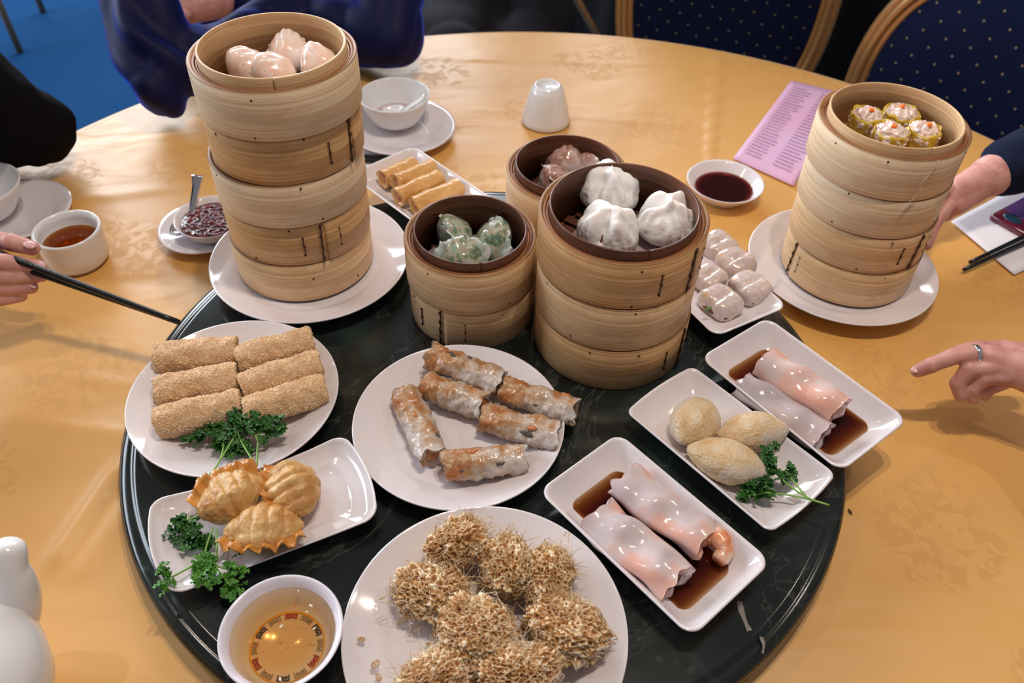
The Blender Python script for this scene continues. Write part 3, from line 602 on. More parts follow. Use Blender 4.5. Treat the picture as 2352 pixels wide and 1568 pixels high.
# ------------------------------------------------------------------ rolls
def roll(name, label, cat, a, b_, r_, mat, group, ell=(1, 1), nu=64, nv=40, am=.0012, s=70, seed=0, hole=.62, endm=None, ragged=.0, hs=1.0, sag=0.0, edge=0., wave=None, oc=4):
    a, b_ = Vector(a), Vector(b_); d = b_ - a; L = d.length; ang = math.atan2(d.y, d.x); pit = -math.asin(d.z / L)
    t = thing(name, label, cat, (a + b_) / 2, 0, group); t.rotation_euler = (0, pit, ang); vs, fs = [], []
    for i in range(nu + 1):
        u = i / nu; x = (u - .5) * L
        for k in range(nv):
            v = 2 * PI * k / nv; cy, cz = math.cos(v) * r_ * ell[0], math.sin(v) * r_ * ell[1]; q = Vector((x, cy, cz)); m_ = am * fr(q, s, seed, oc)
            if wave: m_ += wave(u, v)
            bulge_ = 1 - edge * (2 * abs(u - .5)) ** 6; e = ragged * nz((math.cos(v), math.sin(v), u + seed), 1.6, seed) * (abs(u - .5) * 2) ** 8
            vs.append(Vector((x + e, cy * bulge_ + math.cos(v) * m_, cz * bulge_ * hs + math.sin(v) * m_)))
    for i in range(nu):
        for k in range(nv): fs.append((i * nv + k, (i + 1) * nv + k, (i + 1) * nv + (k + 1) % nv, i * nv + (k + 1) % nv))
    N = len(vs)
    for side, base in ((0, 0), (1, nu * nv)):           # rolled-in open ends
        sg = -1 if side == 0 else 1; prev = list(range(base, base + nv))
        for kk, (sc_, dx) in enumerate(((.86, .0004), (hole, -.0015), (hole * .8, -.007))):
            cur = []
            for k in range(nv): p = Vector(vs[base + k]); cur.append(len(vs)); vs.append(Vector((p.x + sg * dx, p.y * sc_, p.z * sc_)))
            for k in range(nv): f_ = (prev[k], prev[(k + 1) % nv], cur[(k + 1) % nv], cur[k]); fs.append(f_ if side else f_[::-1])
            prev = cur
        fs.append(tuple(prev) if side else tuple(prev[::-1]))
    o = mesh_obj('skin' if name != 'rice_roll' else 'rice_sheet', vs, fs, mat, t)
    if endm:
        for sg in (-1, 1): mesh_obj('filling', *lump(lambda p: Vector((p.x * .004 + sg * (L / 2 - .005), p.y * r_ * ell[0] * hole * .95, p.z * r_ * ell[1] * hole * .95)) + p * (.0012 * nz(p, 3, seed + sg)), 3), endm, t)
    return t, L, o
M['crumb_base'] = blotchy('crumb_base', [(.35, (.56, .31, .13)), (.65, (.74, .50, .28))], 60, .6)
M['crumb'] = blotchy('crumb', [(.3, (.66, .40, .19)), (.5, (.82, .60, .37)), (.66, (.92, .78, .58))], 500, .4, detail=1)
M['sesame_fill'] = flat('sesame_fill', (.74, .68, .52), .5)
zc = ZT + .0065 + .0168
tbl = [((357,822),(546,806),'crumb-coated roll at the top left of its plate'), ((548,827),(720,782),'crumb-coated roll at the top right, its end over the rim'), ((357,899),(545,866),'crumb-coated roll in the middle of the left column'), ((553,890),(736,836),'crumb-coated roll in the middle of the right column'), ((359,970),(555,930),'crumb-coated roll lowest on the left, its pale end showing'), ((560,950),(746,892),'crumb-coated roll lowest on the right, just above the parsley')]
for i, (a, b_, lab) in enumerate(tbl):
    A, B = Vector(at(*a, zc)), Vector(at(*b_, zc + (.004 if i in (1, 3) else 0))); t, L, skin_ = roll('crumbed_roll', lab, 'roll', A, B, .0162, 'crumb_base', 'crumb-coated rolls', ell=(1.06, 1.0), am=.0022, s=45, seed=i * 3.3, hole=.7, endm='sesame_fill', ragged=.003, edge=.12)
    src = skin_.data; rnd = random.Random(i); vs, fs = [], []; ov = [Vector((1, 0, 0)), Vector((-1, 0, 0)), Vector((0, 1, 0)), Vector((0, -1, 0)), Vector((0, 0, 1)), Vector((0, 0, -1))]; of = [(0, 2, 4), (2, 1, 4), (1, 3, 4), (3, 0, 4), (2, 0, 5), (1, 2, 5), (3, 1, 5), (0, 3, 5)]
    pol = [p for p in src.polygons if len(p.vertices) == 4]; co = [v.co for v in src.vertices]
    for k in range(3200):
        p = rnd.choice(pol); u, v = rnd.random(), rnd.random(); a0, a1, a2, a3 = [co[j] for j in p.vertices]; c = a0.lerp(a1, u).lerp(a3.lerp(a2, u), v)
        s_ = rnd.uniform(.0006, .00115); M3 = Euler((rnd.random() * 6, rnd.random() * 6, 0)).to_matrix(); o_ = len(vs)
        vs += [c + M3 @ (q * s_) for q in ov]; fs += [tuple(j + o_ for j in q) for q in of]
    c = mesh_obj('crumb_coating', vs, fs, 'crumb', t, smooth=False); c['kind'] = 'stuff'
M['ricepaper'] = blotchy('ricepaper', [(.35, (.42, .14, .035)), (.45, (.48, .27, .13)), (.53, (.54, .42, .33)), (.66, (.68, .62, .58))], 40, .28, detail=7, bumps=.7, bscale=420, bdist=.0012, coat=.5, coatr=.15, sss=.1, ssr=.003)
M['rp_fill'] = blotchy('rp_fill', [(.4, (.34, .10, .03)), (.6, (.55, .26, .10))], 160, .5)
zc = ZT + .0065 + .013
M['mushroom'] = flat('mushroom', (.10, .085, .08), .5); M['carrot'] = blotchy('carrot', [(.4, (.60, .17, .03)), (.7, (.55, .28, .12))], 80, .35, coat=.4)
tbl = [((985,816),(1152,880),.0142,.012,'translucent fried roll at the back of its plate, lying askew'), ((975,884),(1117,934),.0148,.002,'translucent fried roll with a dark patch near the plate centre'), ((1156,893),(1322,948),.0145,.006,'translucent fried roll reaching over the right plate rim, orange carrot inside'), ((1106,958),(1282,1004),.0150,.0015,'translucent fried roll with a small hole near its right end'), ((930,905),(995,1050),.0146,.001,'translucent fried roll lying lengthwise at the plate left'), ((1022,1072),(1205,1052),.0148,.001,'translucent fried roll nearest the camera on the middle plate')]
for i, (a, b_, r_, dz, lab) in enumerate(tbl):
    t, L, _o = roll('fried_roll', lab, 'roll', at(*a, zc + dz), at(*b_, zc + dz * .6), r_, 'ricepaper', 'translucent fried rolls', ell=(1.05, .95), am=.0030, s=68, seed=i * 5.1, hole=.66, endm='rp_fill', ragged=.006)
    rnd = random.Random(i + 50)
    for k in range(3):
        u, v = rnd.uniform(-.38, .38) * L, rnd.uniform(.35, 2.7); c = Vector((u, math.cos(v) * r_ * .95, math.sin(v) * r_ * .86)); s_ = rnd.uniform(.0020, .0036)
        mesh_obj('mushroom_bit' if k < 2 else 'carrot_bit', *lump(lambda p: Vector((p.x * 1.7, p.y * .8, p.z * .7)) * s_ * (1 + .6 * nz(p, 2, k + i)), 2), 'mushroom' if k < 2 else 'carrot', t, loc=c)
M['golden'] = blotchy('golden', [(.3, (.52, .24, .06)), (.55, (.72, .42, .14)), (.75, (.78, .54, .26))], 30, .35, bumps=.25, bscale=300, bdist=.0006, coat=.3)
zc = ZT + .0065 + .0135
for i, (a, b_, dz, lab) in enumerate((((908,423),(996,385),.006,'slim golden spring roll resting highest at the back of its dish'), ((912,454),(1010,409),.003,'slim golden spring roll in the middle of the dish'), ((950,474),(1055,430),.001,'slim golden spring roll nearest the low front steamers'), ((878,412),(950,380),.002,'slim golden spring roll half hidden beneath the others'))):
    roll('spring_roll', lab, 'roll', at(*a, zc + dz), at(*b_, zc + dz), .0130, 'golden', 'slim golden spring rolls', am=.0012, s=50, seed=i * 2.2, hole=.7, endm='rp_fill', ragged=.003)
# rice rolls in soy
def riceroll_mat(name, c0, c1, c2):
    M[name] = blotchy(name, [(.36, c0), (.50, c1), (.64, c2)], 26, .13, detail=2, sss=.35, ssr=.008, coat=.8, coatr=.05, bumps=.12, bscale=90, bdist=.0012)
riceroll_mat('ricesheet', (.60, .52, .54), (.72, .60, .60), (.80, .46, .38)); riceroll_mat('ricesheet_pink', (.70, .58, .58), (.80, .52, .46), (.82, .46, .36)); riceroll_mat('ricesheet_grey', (.46, .40, .42), (.54, .46, .48), (.58, .46, .44))
M['prawn'] = blotchy('prawn', [(.4, (.80, .26, .10)), (.55, (.84, .44, .28)), (.7, (.86, .66, .52))], 90, .2, sss=.3, ssr=.004, coat=.7); M['darkfill'] = blotchy('darkfill', [(.4, (.10, .03, .02)), (.6, (.24, .09, .05))], 150, .4)
wv = lambda s_: (lambda u, v: .0016 * math.sin(u * 15 + s_ + 1.2 * math.sin(v)) * max(0, math.sin(v)) + .0012 * math.sin(v * 3 + u * 8 + s_))
G = 'rice rolls in soy sauce'
roll('rice_roll', 'glossy pink prawn rice roll split open at its end with a prawn showing', 'roll', at(1430,1104,.060), at(1620,1245,.057), .0185, 'ricesheet', G, ell=(1.12, .74), am=.0034, s=24, seed=1, hole=.5, endm='prawn', ragged=.012, wave=wv(0), nu=110, nv=64, oc=2)
roll('rice_roll', 'glossy pale pink rice roll next to the lacy dumplings', 'roll', at(1372,1187,.059), at(1558,1339,.058), .0205, 'ricesheet', G, ell=(1.12, .68), am=.0034, s=22, seed=4, hole=.5, endm='darkfill', ragged=.008, wave=wv(2), nu=110, nv=64, oc=2)
roll('rice_roll', 'glossy pink rice roll lying on top in the far sauce dish', 'roll', at(1756,830,.067), at(1932,942,.065), .0190, 'ricesheet_pink', G, ell=(1.12, .74), am=.0022, s=22, seed=7, hole=.5, endm='prawn', ragged=.006, wave=wv(1), nu=110, nv=64, oc=2)
roll('rice_roll', 'greyish rice roll lying underneath in the far sauce dish', 'roll', at(1704,880,.057), at(1890,1004,.057), .0185, 'ricesheet_grey', G, ell=(1.05, .66), am=.0020, s=22, seed=9, hole=.6, endm='darkfill', ragged=.006, wave=wv(3), nu=110, nv=64, oc=2)
c = Vector(at(1630,1262,.054)); pts = smooth([Vector((math.cos(q) * .0125, math.sin(q) * .0125, .003 * math.sin(q * 2))) for q in [R(200) - R(52) * k for k in range(6)]], 6)
t = thing('prawn', 'curled orange prawn poking out of the split rice roll', 'prawn', c); n_ = len(pts)
vs, fs = tube(pts, [.0032 + .0062 * math.sin(PI * min(1, .15 + .85 * (1 - i / n_))) * (1 + .07 * math.sin(i * 1.6)) for i in range(n_)], 24); vs = [v + Vector((0, 0, .002)) + v.normalized() * (.0008 * nz(v, 300)) for v in vs]; mesh_obj('prawn_flesh', vs, fs, 'prawn', t)
# cut rice rolls behind
zc = .053
def cut(label, px, py, rz, a, b_, c_, seed, mat='ricesheet_c'):
    def fn(p):
        q = Vector((math.copysign(abs(p.x) ** .6, p.x) * a, math.copysign(abs(p.y) ** .6, p.y) * b_, math.copysign(abs(p.z) ** .7, p.z) * c_)); g = math.exp(-((q.x - a * .1) / (a * .12)) ** 2) * max(0, p.z); q.z -= c_ * .25 * g
        return q + p * (.0022 * fr(q, 40, seed, 2))
    t = thing('cut_rice_roll', label, 'roll', at(px, py, zc), rz, 'cut rice roll pieces'); mesh_obj('rice_sheet', *lump(fn, 5), mat, t)
    mesh_obj('filling', *lump(lambda p: Vector((p.x * a * .93, -b_ * .62 + p.y * b_ * .36, -c_ * .2 + p.z * c_ * .5)), 3), 'darkfill', t)
M['ricesheet_c'] = blotchy('ricesheet_c', [(.4, (.60, .48, .44)), (.56, (.70, .60, .58)), (.66, (.70, .46, .24))], 110, .2, coat=.7, sss=.2, ssr=.006, detail=5)
for a in (('cut rice roll piece farthest back, touching the bun stack', 1648, 566, R(-55), .023, .021, .014, 1), ('plump cut rice roll piece flecked with orange in the middle of its dish', 1688, 606, R(-55), .023, .022, .015, 2), ('cut rice roll piece at the right, a small hole in its side', 1722, 660, R(-58), .024, .021, .014, 3), ('cut rice roll piece with soy sauce running between the pieces', 1628, 640, R(-50), .020, .019, .013, 4), ('cut rice roll piece at the near end, its brown filling showing', 1655, 694, R(-50), .024, .020, .014, 5)): cut(*a)
M['chive'] = flat('chive', (.10, .30, .03), .4)
tag(mesh_obj('chive_piece', *tube([(0, 0, 0), (.007, .004, .001)], .0014, 8), 'chive', loc=at(1620,712,.064)), 'bright green chive piece on the cut rice rolls', 'chive')

# fried puffs, pleated dumplings
M['puff'] = blotchy('puff', [(.3, (.58, .33, .12)), (.5, (.72, .54, .33)), (.66, (.66, .58, .50))], 38, .38, detail=7, bumps=.55, bscale=480, bdist=.0010, coat=.15)
zz = ZT + .0065 + .0205
for (px, py, rz, L, W, lab, sd) in ((1597, 968, R(55), .0305, .0245, 'round puffed dumpling at the left of its dish', 1), (1728, 992, R(8), .0350, .0215, 'long puffed dumpling touching the next dish', 2), (1668, 1058, R(-22), .0370, .0225, 'puffed dumpling with pointed ends in front beside the parsley', 3)):
    def fn(p, L=L, W=W, sd=sd):
        k = 1 - .32 * abs(p.x) ** 3; x = p.x * L * (1 + .06 * abs(p.x) ** 8); q = Vector((x, p.y * W * k, p.z * W * .86 * k)); return q + p * (.0012 * fr(q, 40, sd, 2) + .00045 * fr(q, 420, sd, 2))
    x, y, z = at(px, py, zz); tag(mesh_obj('puffed_dumpling', *lump(fn, 6), 'puff', loc=(x, y, zz), rot=(0, 0, rz)), lab, 'dumpling', 'puffed fried dumplings')
M['friedwrap'] = blotchy('friedwrap', [(.32, (.46, .19, .04)), (.5, (.62, .35, .115)), (.68, (.75, .51, .23))], 40, .42, detail=6, bumps=.5, bscale=420, bdist=.0008, coat=.12, coatr=.3)
M['friededge'] = blotchy('friededge', [(.3, (.54, .20, .025)), (.7, (.74, .36, .08))], 60, .35, coat=.4)
def fried(label, px, py, rz, tilt, L, W, H, sd, dz=0):
    def fn(p):
        x, y, z = p.x, p.y, p.z; ph = abs(math.sin(x * 8.2 + sd + .6 * z + .5 * nz(p, 1.5, sd))); k = .5 + .6 * max(0, y + .4); gr = (1 - ph) ** 1.6
        Y = W * y * (1 - .30 * x * x) ; Z = H * z * (1 - .25 * x * x); q = Vector((L * x, Y, Z)); f_ = 1 - .15 * gr * min(1, k * 1.1)
        taper = 1 - .55 * max(0, y) ** 1.5; q.y *= f_; q.z *= f_ * taper; return q + p * (.0016 * fr(q, 60, sd, 3))
    zz = ZT + .0065 + .0195 + dz; x, y, z = at(px, py, zz)
    t = thing('pleated_dumpling', label, 'dumpling', (x, y, zz), 0, 'pleated fried dumplings'); t.rotation_euler = (tilt[0], tilt[1], rz); mesh_obj('filled_body', *lump(fn, 6), 'friedwrap', t)
    vs, fs = [], []; n = 150
    for i in range(n + 1):
        u = -1 + 2 * i / n; c0 = Vector((L * u * .97, W * .80 * math.sqrt(max(0, 1 - u * u * .85)), 0)); o = Vector((u * .5, 1, 0)).normalized(); w1 = .0042 * math.sin(u * 17 + sd) + .0010 * math.sin(u * 43); wd = .0135 * (1 + .35 * noise.noise(Vector((u * 6, sd, 1)))) 
        for j in range(4):
            q = j / 3; p = c0 + o * (wd * q - .004) + Vector((.15 * w1 * q, 0, w1 * q)); vs += [p + Vector((0, 0, .0008)), p - Vector((0, 0, .0008))]
    for i in range(n):
        a, b_ = i * 8, (i + 1) * 8
        for j in range(3): fs += [(a + 2 * j, b_ + 2 * j, b_ + 2 * j + 2, a + 2 * j + 2), (a + 2 * j + 3, b_ + 2 * j + 3, b_ + 2 * j + 1, a + 2 * j + 1)]
        fs.append((a + 6, b_ + 6, b_ + 7, a + 7))
    mesh_obj('crimped_edge', vs, fs, 'friededge', t)
fried('pleated fried dumpling leaning up at the left over two parsley stems', 530, 1140, R(40), (.55, 0), .032, .024, .021, .3, .004)
fried('pleated fried dumpling at the back right with a smooth golden belly', 672, 1122, R(-60) + PI, (.25, 0), .032, .026, .021, 2.1)
fried('pleated fried dumpling in front with its ruffled edge facing the camera', 606, 1214, R(180) - R(-8), (.35, 0), .035, .026, .021, 4.0)

# taro dumplings: rough core under a lace of fried threads
M['taro_lace'] = blotchy('taro_lace', [(.34, (.56, .32, .13)), (.5, (.72, .50, .27)), (.66, (.88, .76, .58))], 45, .55, detail=3)
def lace(L, W, H, seed, amp, sub=5, thr=.0, rad=.00022, keep=.92, spike=1.0):
    v, f = ico(sub); rnd = random.Random(seed); pts = []
    for p in v:
        q = p + Vector((rnd.uniform(-1, 1), rnd.uniform(-1, 1), rnd.uniform(-1, 1))) * (1.1 / (2 ** sub)); q.normalize()
        k = 1 + amp * (.35 * fr(q, 2.4, seed, 2) + .45 * abs(fr(q, 6, seed + 5, 3))) + spike * max(0, noise.noise(q * 2.1 + Vector((seed, 0, 0))) - .28) * 1.1
        z = q.z if q.z > 0 else q.z * .75
        pts.append(Vector((q.x * L * k, q.y * W * k, z * H * k)))
    ed = set()
    # dual-like net: join triangle centres across edges, dropping some so that the holes vary
    cen = [(pts[a] + pts[b_] + pts[c_]) / 3 for a, b_, c_ in f]; em = {}
    for i, t_ in enumerate(f):
        for a, b_ in ((t_[0], t_[1]), (t_[1], t_[2]), (t_[2], t_[0])): em.setdefault((min(a, b_), max(a, b_)), []).append(i)
    vs, fs = [], []
    for k_, ij in em.items():
        if len(ij) < 2 or rnd.random() > keep: continue
        a, b_ = cen[ij[0]], cen[ij[1]]; d = (b_ - a)
        if d.length < 1e-6: continue
        n1 = d.orthogonal().normalized(); n2 = d.normalized().cross(n1); o = len(vs); rr = rad * rnd.uniform(.6, 1.7); e = d * .03
        for p in (a - e, b_ + e):
            for q in range(3): an = 2 * PI * q / 3; vs.append(p + n1 * rr * math.cos(an) + n2 * rr * math.sin(an))
        for q in range(3): fs.append((o + q, o + (q + 1) % 3, o + 3 + (q + 1) % 3, o + 3 + q))
    return vs, fs
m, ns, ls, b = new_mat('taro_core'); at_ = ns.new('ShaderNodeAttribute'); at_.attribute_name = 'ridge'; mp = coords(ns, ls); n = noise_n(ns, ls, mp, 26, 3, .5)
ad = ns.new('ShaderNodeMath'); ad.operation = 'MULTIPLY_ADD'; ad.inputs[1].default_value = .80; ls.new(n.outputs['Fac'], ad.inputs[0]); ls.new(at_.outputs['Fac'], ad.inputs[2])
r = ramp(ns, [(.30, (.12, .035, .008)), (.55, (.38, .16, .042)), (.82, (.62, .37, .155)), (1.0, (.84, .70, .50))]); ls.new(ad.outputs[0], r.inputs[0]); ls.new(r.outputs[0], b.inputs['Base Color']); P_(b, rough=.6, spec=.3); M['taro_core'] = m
def taro(label, px, py, z, L, W, H, rz, seed, tuft=(0, 0)):
    L *= 1.06; W *= 1.03; H *= 1.02; x, y, _ = at(px, py, z); t = thing('taro_dumpling', label, 'dumpling', (x, y, z), rz, 'lacy fried taro dumplings'); rv = []
    def fn(p):
        k = .97 + .24 * fr(p, 1.5, seed, 3) + .12 * abs(nz(p, 4, seed)); q = Vector((p.x * L, p.y * W, p.z * H)) * k
        wq = q + Vector((nz(q, 90, 1), nz(q, 90, 2), nz(q, 90, 3))) * .0022
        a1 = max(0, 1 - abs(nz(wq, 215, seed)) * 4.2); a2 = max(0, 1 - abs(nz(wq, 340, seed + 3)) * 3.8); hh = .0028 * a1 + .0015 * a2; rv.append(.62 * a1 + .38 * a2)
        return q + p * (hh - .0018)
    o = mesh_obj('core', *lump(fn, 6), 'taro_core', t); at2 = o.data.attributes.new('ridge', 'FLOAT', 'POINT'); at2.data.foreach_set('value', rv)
    L *= 1.0; l2 = lace(L * .99, W * .99, H * 1.0, seed + 9, .30, 4, rad=.00034, keep=.55, spike=.5); l3 = lace(L * 1.0, W * 1.0, H * 1.03, seed + 4, .42, 4, rad=.00028, keep=.35, spike=1.3)
    c = mesh_obj('lacy_crust', *join(l2, l3), 'taro_lace', t); c['kind'] = 'stuff'
    rnd = random.Random(seed * 13 + 1); vs, fs = [], []
    for k in range(74):                                     # wisps standing off the crust
        if tuft != (0, 0) and k < 60: th = tuft[0] + rnd.gauss(0, .45); el = tuft[1] + rnd.gauss(0, .35)
        else: th = rnd.random() * 6.28; el = rnd.uniform(-.1, 1.3)
        d = Vector((math.cos(th) * math.cos(el), math.sin(th) * math.cos(el), math.sin(el))); p = Vector((d.x * L, d.y * W, d.z * H)) * 1.0; ln = rnd.uniform(.004, .013); sd_ = Vector((rnd.uniform(-1, 1), rnd.uniform(-1, 1), rnd.uniform(-.6, .6)))
        pts = [p + d * ln * q * .7 + sd_ * ln * 1.0 * q * q for q in (0, .33, .66, 1)]; a = tube(pts, [.0005, .0004, .0003, .00015], 3, caps=False); o = len(vs); vs += a[0]; fs += [tuple(j + o for j in q) for q in a[1]]
    c = mesh_obj('fried_wisps', vs, fs, 'taro_lace', t); c['kind'] = 'stuff'
z0 = ZT + .0065 + .021
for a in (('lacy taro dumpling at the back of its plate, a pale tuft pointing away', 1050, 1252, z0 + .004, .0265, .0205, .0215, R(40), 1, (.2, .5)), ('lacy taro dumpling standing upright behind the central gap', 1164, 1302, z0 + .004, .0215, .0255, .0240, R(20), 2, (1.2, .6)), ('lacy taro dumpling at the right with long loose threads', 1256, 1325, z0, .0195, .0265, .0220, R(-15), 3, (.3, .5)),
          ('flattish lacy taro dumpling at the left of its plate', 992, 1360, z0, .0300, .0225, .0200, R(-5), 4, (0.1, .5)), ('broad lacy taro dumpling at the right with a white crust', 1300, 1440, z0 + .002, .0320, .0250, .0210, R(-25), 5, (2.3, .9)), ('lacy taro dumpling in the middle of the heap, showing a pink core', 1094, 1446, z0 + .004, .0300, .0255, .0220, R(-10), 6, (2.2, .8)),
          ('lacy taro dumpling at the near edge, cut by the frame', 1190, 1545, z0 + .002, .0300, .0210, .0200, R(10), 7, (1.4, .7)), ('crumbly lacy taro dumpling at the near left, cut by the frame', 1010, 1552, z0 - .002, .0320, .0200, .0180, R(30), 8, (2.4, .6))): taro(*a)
rnd = random.Random(3)
for k, (px, py) in enumerate(((830, 1468), (862, 1525), (870, 1555), (945, 1290), (900, 1330), (1005, 1445), (985, 1480), (925, 1425), (1355, 1385), (1108, 1375))):
    s_ = rnd.uniform(.0015, .0035); vs, fs = lace(s_ * 1.6, s_, s_ * .6, k + 70, .6, 2, rad=.00025); c = mesh_obj('taro_crumb', vs, fs, 'taro_lace', loc=at(px, py, ZT + (.022 if px < 880 else .010) + .001), rot=(0, 0, k)); tag(c, 'small lacy crumb of fried taro fallen on the near plate', 'crumb', 'taro crumbs on the near plate', 'thing')

# ------------------------------------------------------------------ parsley
M['parsley'] = blotchy('parsley', [(.3, (.010, .060, .008)), (.6, (.030, .150, .015)), (.8, (.07, .24, .03))], 60, .42, spec=.5); M['parsley_light'] = blotchy('parsley_light', [(.3, (.03, .15, .01)), (.7, (.10, .32, .03))], 60, .4); M['stem'] = flat('stem', (.22, .42, .09), .35)
def leaf_mesh(seed, size):
    rnd = random.Random(seed); vs, fs = [], []
    for l in range(11):
        c = Vector((rnd.gauss(0, .5), rnd.gauss(0, .42), rnd.uniform(-.05, .55))) * size; rz = rnd.random() * 6.28; tl = Euler((rnd.uniform(-.8, .8), rnd.uniform(-.8, .8), rz)).to_matrix(); s_ = size * rnd.uniform(.34, .55); o = len(vs); n = 22
        vs.append(c)
        for ring in (.45, .8, 1.0):
            for k in range(n):
                a = 2 * PI * k / n; lob = 1 + .26 * math.cos(3 * a) + .16 * math.cos(9 * a + 1) * ring; wv_ = .30 * ring * ring * math.sin(a * 6 + seed + l) + .14 * ring * math.cos(a * 11 + l)
                vs.append(c + tl @ (Vector((math.cos(a) * ring * lob, math.sin(a) * ring * lob, wv_)) * s_))
        for k in range(n):
            fs.append((o, o + 1 + k, o + 1 + (k + 1) % n))
            for q in range(2): b0 = o + 1 + q * n; fs.append((b0 + k, b0 + n + k, b0 + n + (k + 1) % n, b0 + (k + 1) % n))
    return vs, fs
def parsley(label, stems, leaves, mat='parsley'):
    o = Vector(stems[0][0]); t = thing('parsley_sprig', label, 'parsley', o, 0, 'parsley sprigs')
    for s_ in stems: mesh_obj('stem', *tube([q - o for q in smooth(s_, 4)], .0009, 8), 'stem', t)
    for i, (p, sz) in enumerate(leaves): mesh_obj('leaf', *leaf_mesh(i + int(p[0] * 9999), sz), mat, t, loc=Vector(p) - o, rot=(0, 0, i))
q = lambda a, b_, z=.052: at(a, b_, z)
parsley('curly parsley sprig with two long stems below the crumb-coated rolls', [[q(478,1095,.062), q(503,1060,.060), q(512,1010,.056), q(470,985,.058)], [q(503,1060,.060), q(540,1000,.060), q(555,965,.062)]], [(q(455,1008,.050), .0085), (q(470,990,.056), .009), (q(495,985,.058), .009), (q(520,1005,.056), .010), (q(505,1020,.052), .009), (q(545,1015,.055), .010), (q(540,985,.060), .009), (q(530,1040,.052), .008)])
parsley('curly parsley sprig with a forked stem touching the roll ends', [[q(590,1070,.062), q(592,1020,.062), q(600,985,.066), q(625,965,.068)], [q(590,1070,.062), q(560,1025,.060), q(545,990,.062), q(540,960,.066)], [q(592,1012,.064), q(580,985,.066)]], [(q(540,958,.066), .010), (q(560,975,.062), .009), (q(585,980,.066), .010), (q(625,972,.068), .0105), (q(640,990,.064), .008), (q(610,1000,.060), .009), (q(560,1035,.052), .009)])
parsley('dark curly parsley sprig lying left of the pleated dumplings', [[q(470,1180,.058), q(445,1200,.056), q(425,1215,.054)], [q(470,1180,.058), q(440,1190,.060), q(424,1196,.060)]], [(q(424,1196,.058), .009), (q(405,1220,.052), .009), (q(432,1225,.054), .010), (q(445,1215,.058), .008), (q(455,1245,.052), .0095), (q(475,1250,.050), .008), (q(430,1245,.050), .008)])
parsley('bright curly parsley sprig hanging over the rim of the boat-shaped dish', [[q(490,1210,.060), q(475,1250,.056), q(462,1285,.056), q(395,1325,.062)], [q(497,1215,.060), q(498,1260,.056), q(496,1300,.056), q(530,1345,.056)], [q(498,1300,.056), q(535,1310,.058)]], [(q(480,1290,.056), 0.0088), (q(465,1305,.056), 0.0088), (q(490,1315,.056), 0.0084), (q(455,1330,.056), 0.0076), (q(488,1335,.056), 0.0067), (q(378,1318,.062), 0.0076), (q(375,1345,.056), 0.0076), (q(540,1308,.058), 0.0084), (q(530,1330,.054), 0.0067), (q(525,1362,.048), 0.0084), (q(540,1352,.048), 0.0076)], 'parsley_light')
parsley('curly parsley sprig with thick pale stems beside the puffed dumplings', [[q(1905,1160,.068), q(1850,1140,.064), q(1790,1095,.060), q(1775,1060,.060)], [q(1905,1160,.068), q(1840,1142,.062), q(1775,1132,.056), q(1730,1135,.054)], [q(1850,1138,.064), q(1805,1085,.060)]], [(q(1772,1032,.066), .0075), (q(1765,1055,.064), .0085), (q(1755,1080,.060), .0085), (q(1775,1078,.060), .008), (q(1740,1105,.058), .010), (q(1765,1110,.056), .009), (q(1720,1125,.054), .009), (q(1755,1140,.052), .009), (q(1812,1085,.060), .0085), (q(1800,1098,.058), .008), (q(1705,1140,.050), .007)])
# ------------------------------------------------------------------ menu, phone, napkins, chopsticks
def sheet(corners, n=14, th=.0004, wob=.0015, seed=0, z=.0012):
    a, b_, c, d = [Vector(q) for q in corners]; vs, fs = [], []
    for top in (0, 1):
        for i in range(n + 1):
            for j in range(n + 1):
                u, v = i / n, j / n; p = a.lerp(b_, u).lerp(d.lerp(c, u), v); vs.append(Vector((p.x, p.y, z + p.z + wob * (1 + noise.noise(Vector((p.x * 9, p.y * 9, seed)))) * .8 + (th if top else 0))))
    N = (n + 1) ** 2
    for top in (0, 1):
        for i in range(n):
            for j in range(n): q = top * N + i * (n + 1) + j; f_ = (q, q + n + 1, q + n + 2, q + 1); fs.append(f_ if top else f_[::-1])
    rim = [i * (n + 1) for i in range(n + 1)] + [n * (n + 1) + j for j in range(1, n + 1)] + [i * (n + 1) + n for i in range(n - 1, -1, -1)] + [j for j in range(n - 1, 0, -1)]
    for k in range(len(rim)): fs.append((rim[k], rim[(k + 1) % len(rim)], rim[(k + 1) % len(rim)] + N, rim[k] + N))
    return vs, fs
M['menu_paper'] = blotchy('menu_paper', [(.3, (.74, .40, .58)), (.7, (.74, .50, .74))], 6, .5, detail=2); M['print'] = flat('print', (.52, .31, .50), .6)
ca, cb, cc, cdn = [Vector(at(*q, 0)) for q in ((1817, 188), (1960, 222), (1822, 430), (1683, 366))]
t = thing('menu_sheet', 'pink printed menu sheet between the soy dish and the four-tier stack', 'menu', (ca + cc) / 2); o = (ca + cc) / 2
mesh_obj('paper', *sheet([ca - o, cb - o, cc - o, cdn - o], wob=.0008), 'menu_paper', t)
rnd = random.Random(5); vs, fs = [], []
for r_ in range(26):
    v = .07 + r_ * .033
    for (u0, u1) in ((.10, .42), (.55, .90)):
        u = u0
        while u < u1 - rnd.uniform(0, .12):
            wd = rnd.uniform(.015, .05); q = [ca.lerp(cb, uu).lerp(cdn.lerp(cc, uu), vv) - o for uu, vv in ((u, v), (u + wd, v), (u + wd, v + .013), (u, v + .013))]; k = len(vs)
            vs += [Vector((p.x, p.y, .0034 + .0008 * noise.noise(Vector(((p.x) * 9, (p.y) * 9, 0))))) for p in q]; fs.append((k, k + 1, k + 2, k + 3)); u += wd + .012
c = mesh_obj('printed_lines', vs, fs, 'print', t, smooth=False); c['kind'] = 'stuff'
M['napkin'] = flat('napkin', (.80, .78, .82), .8)
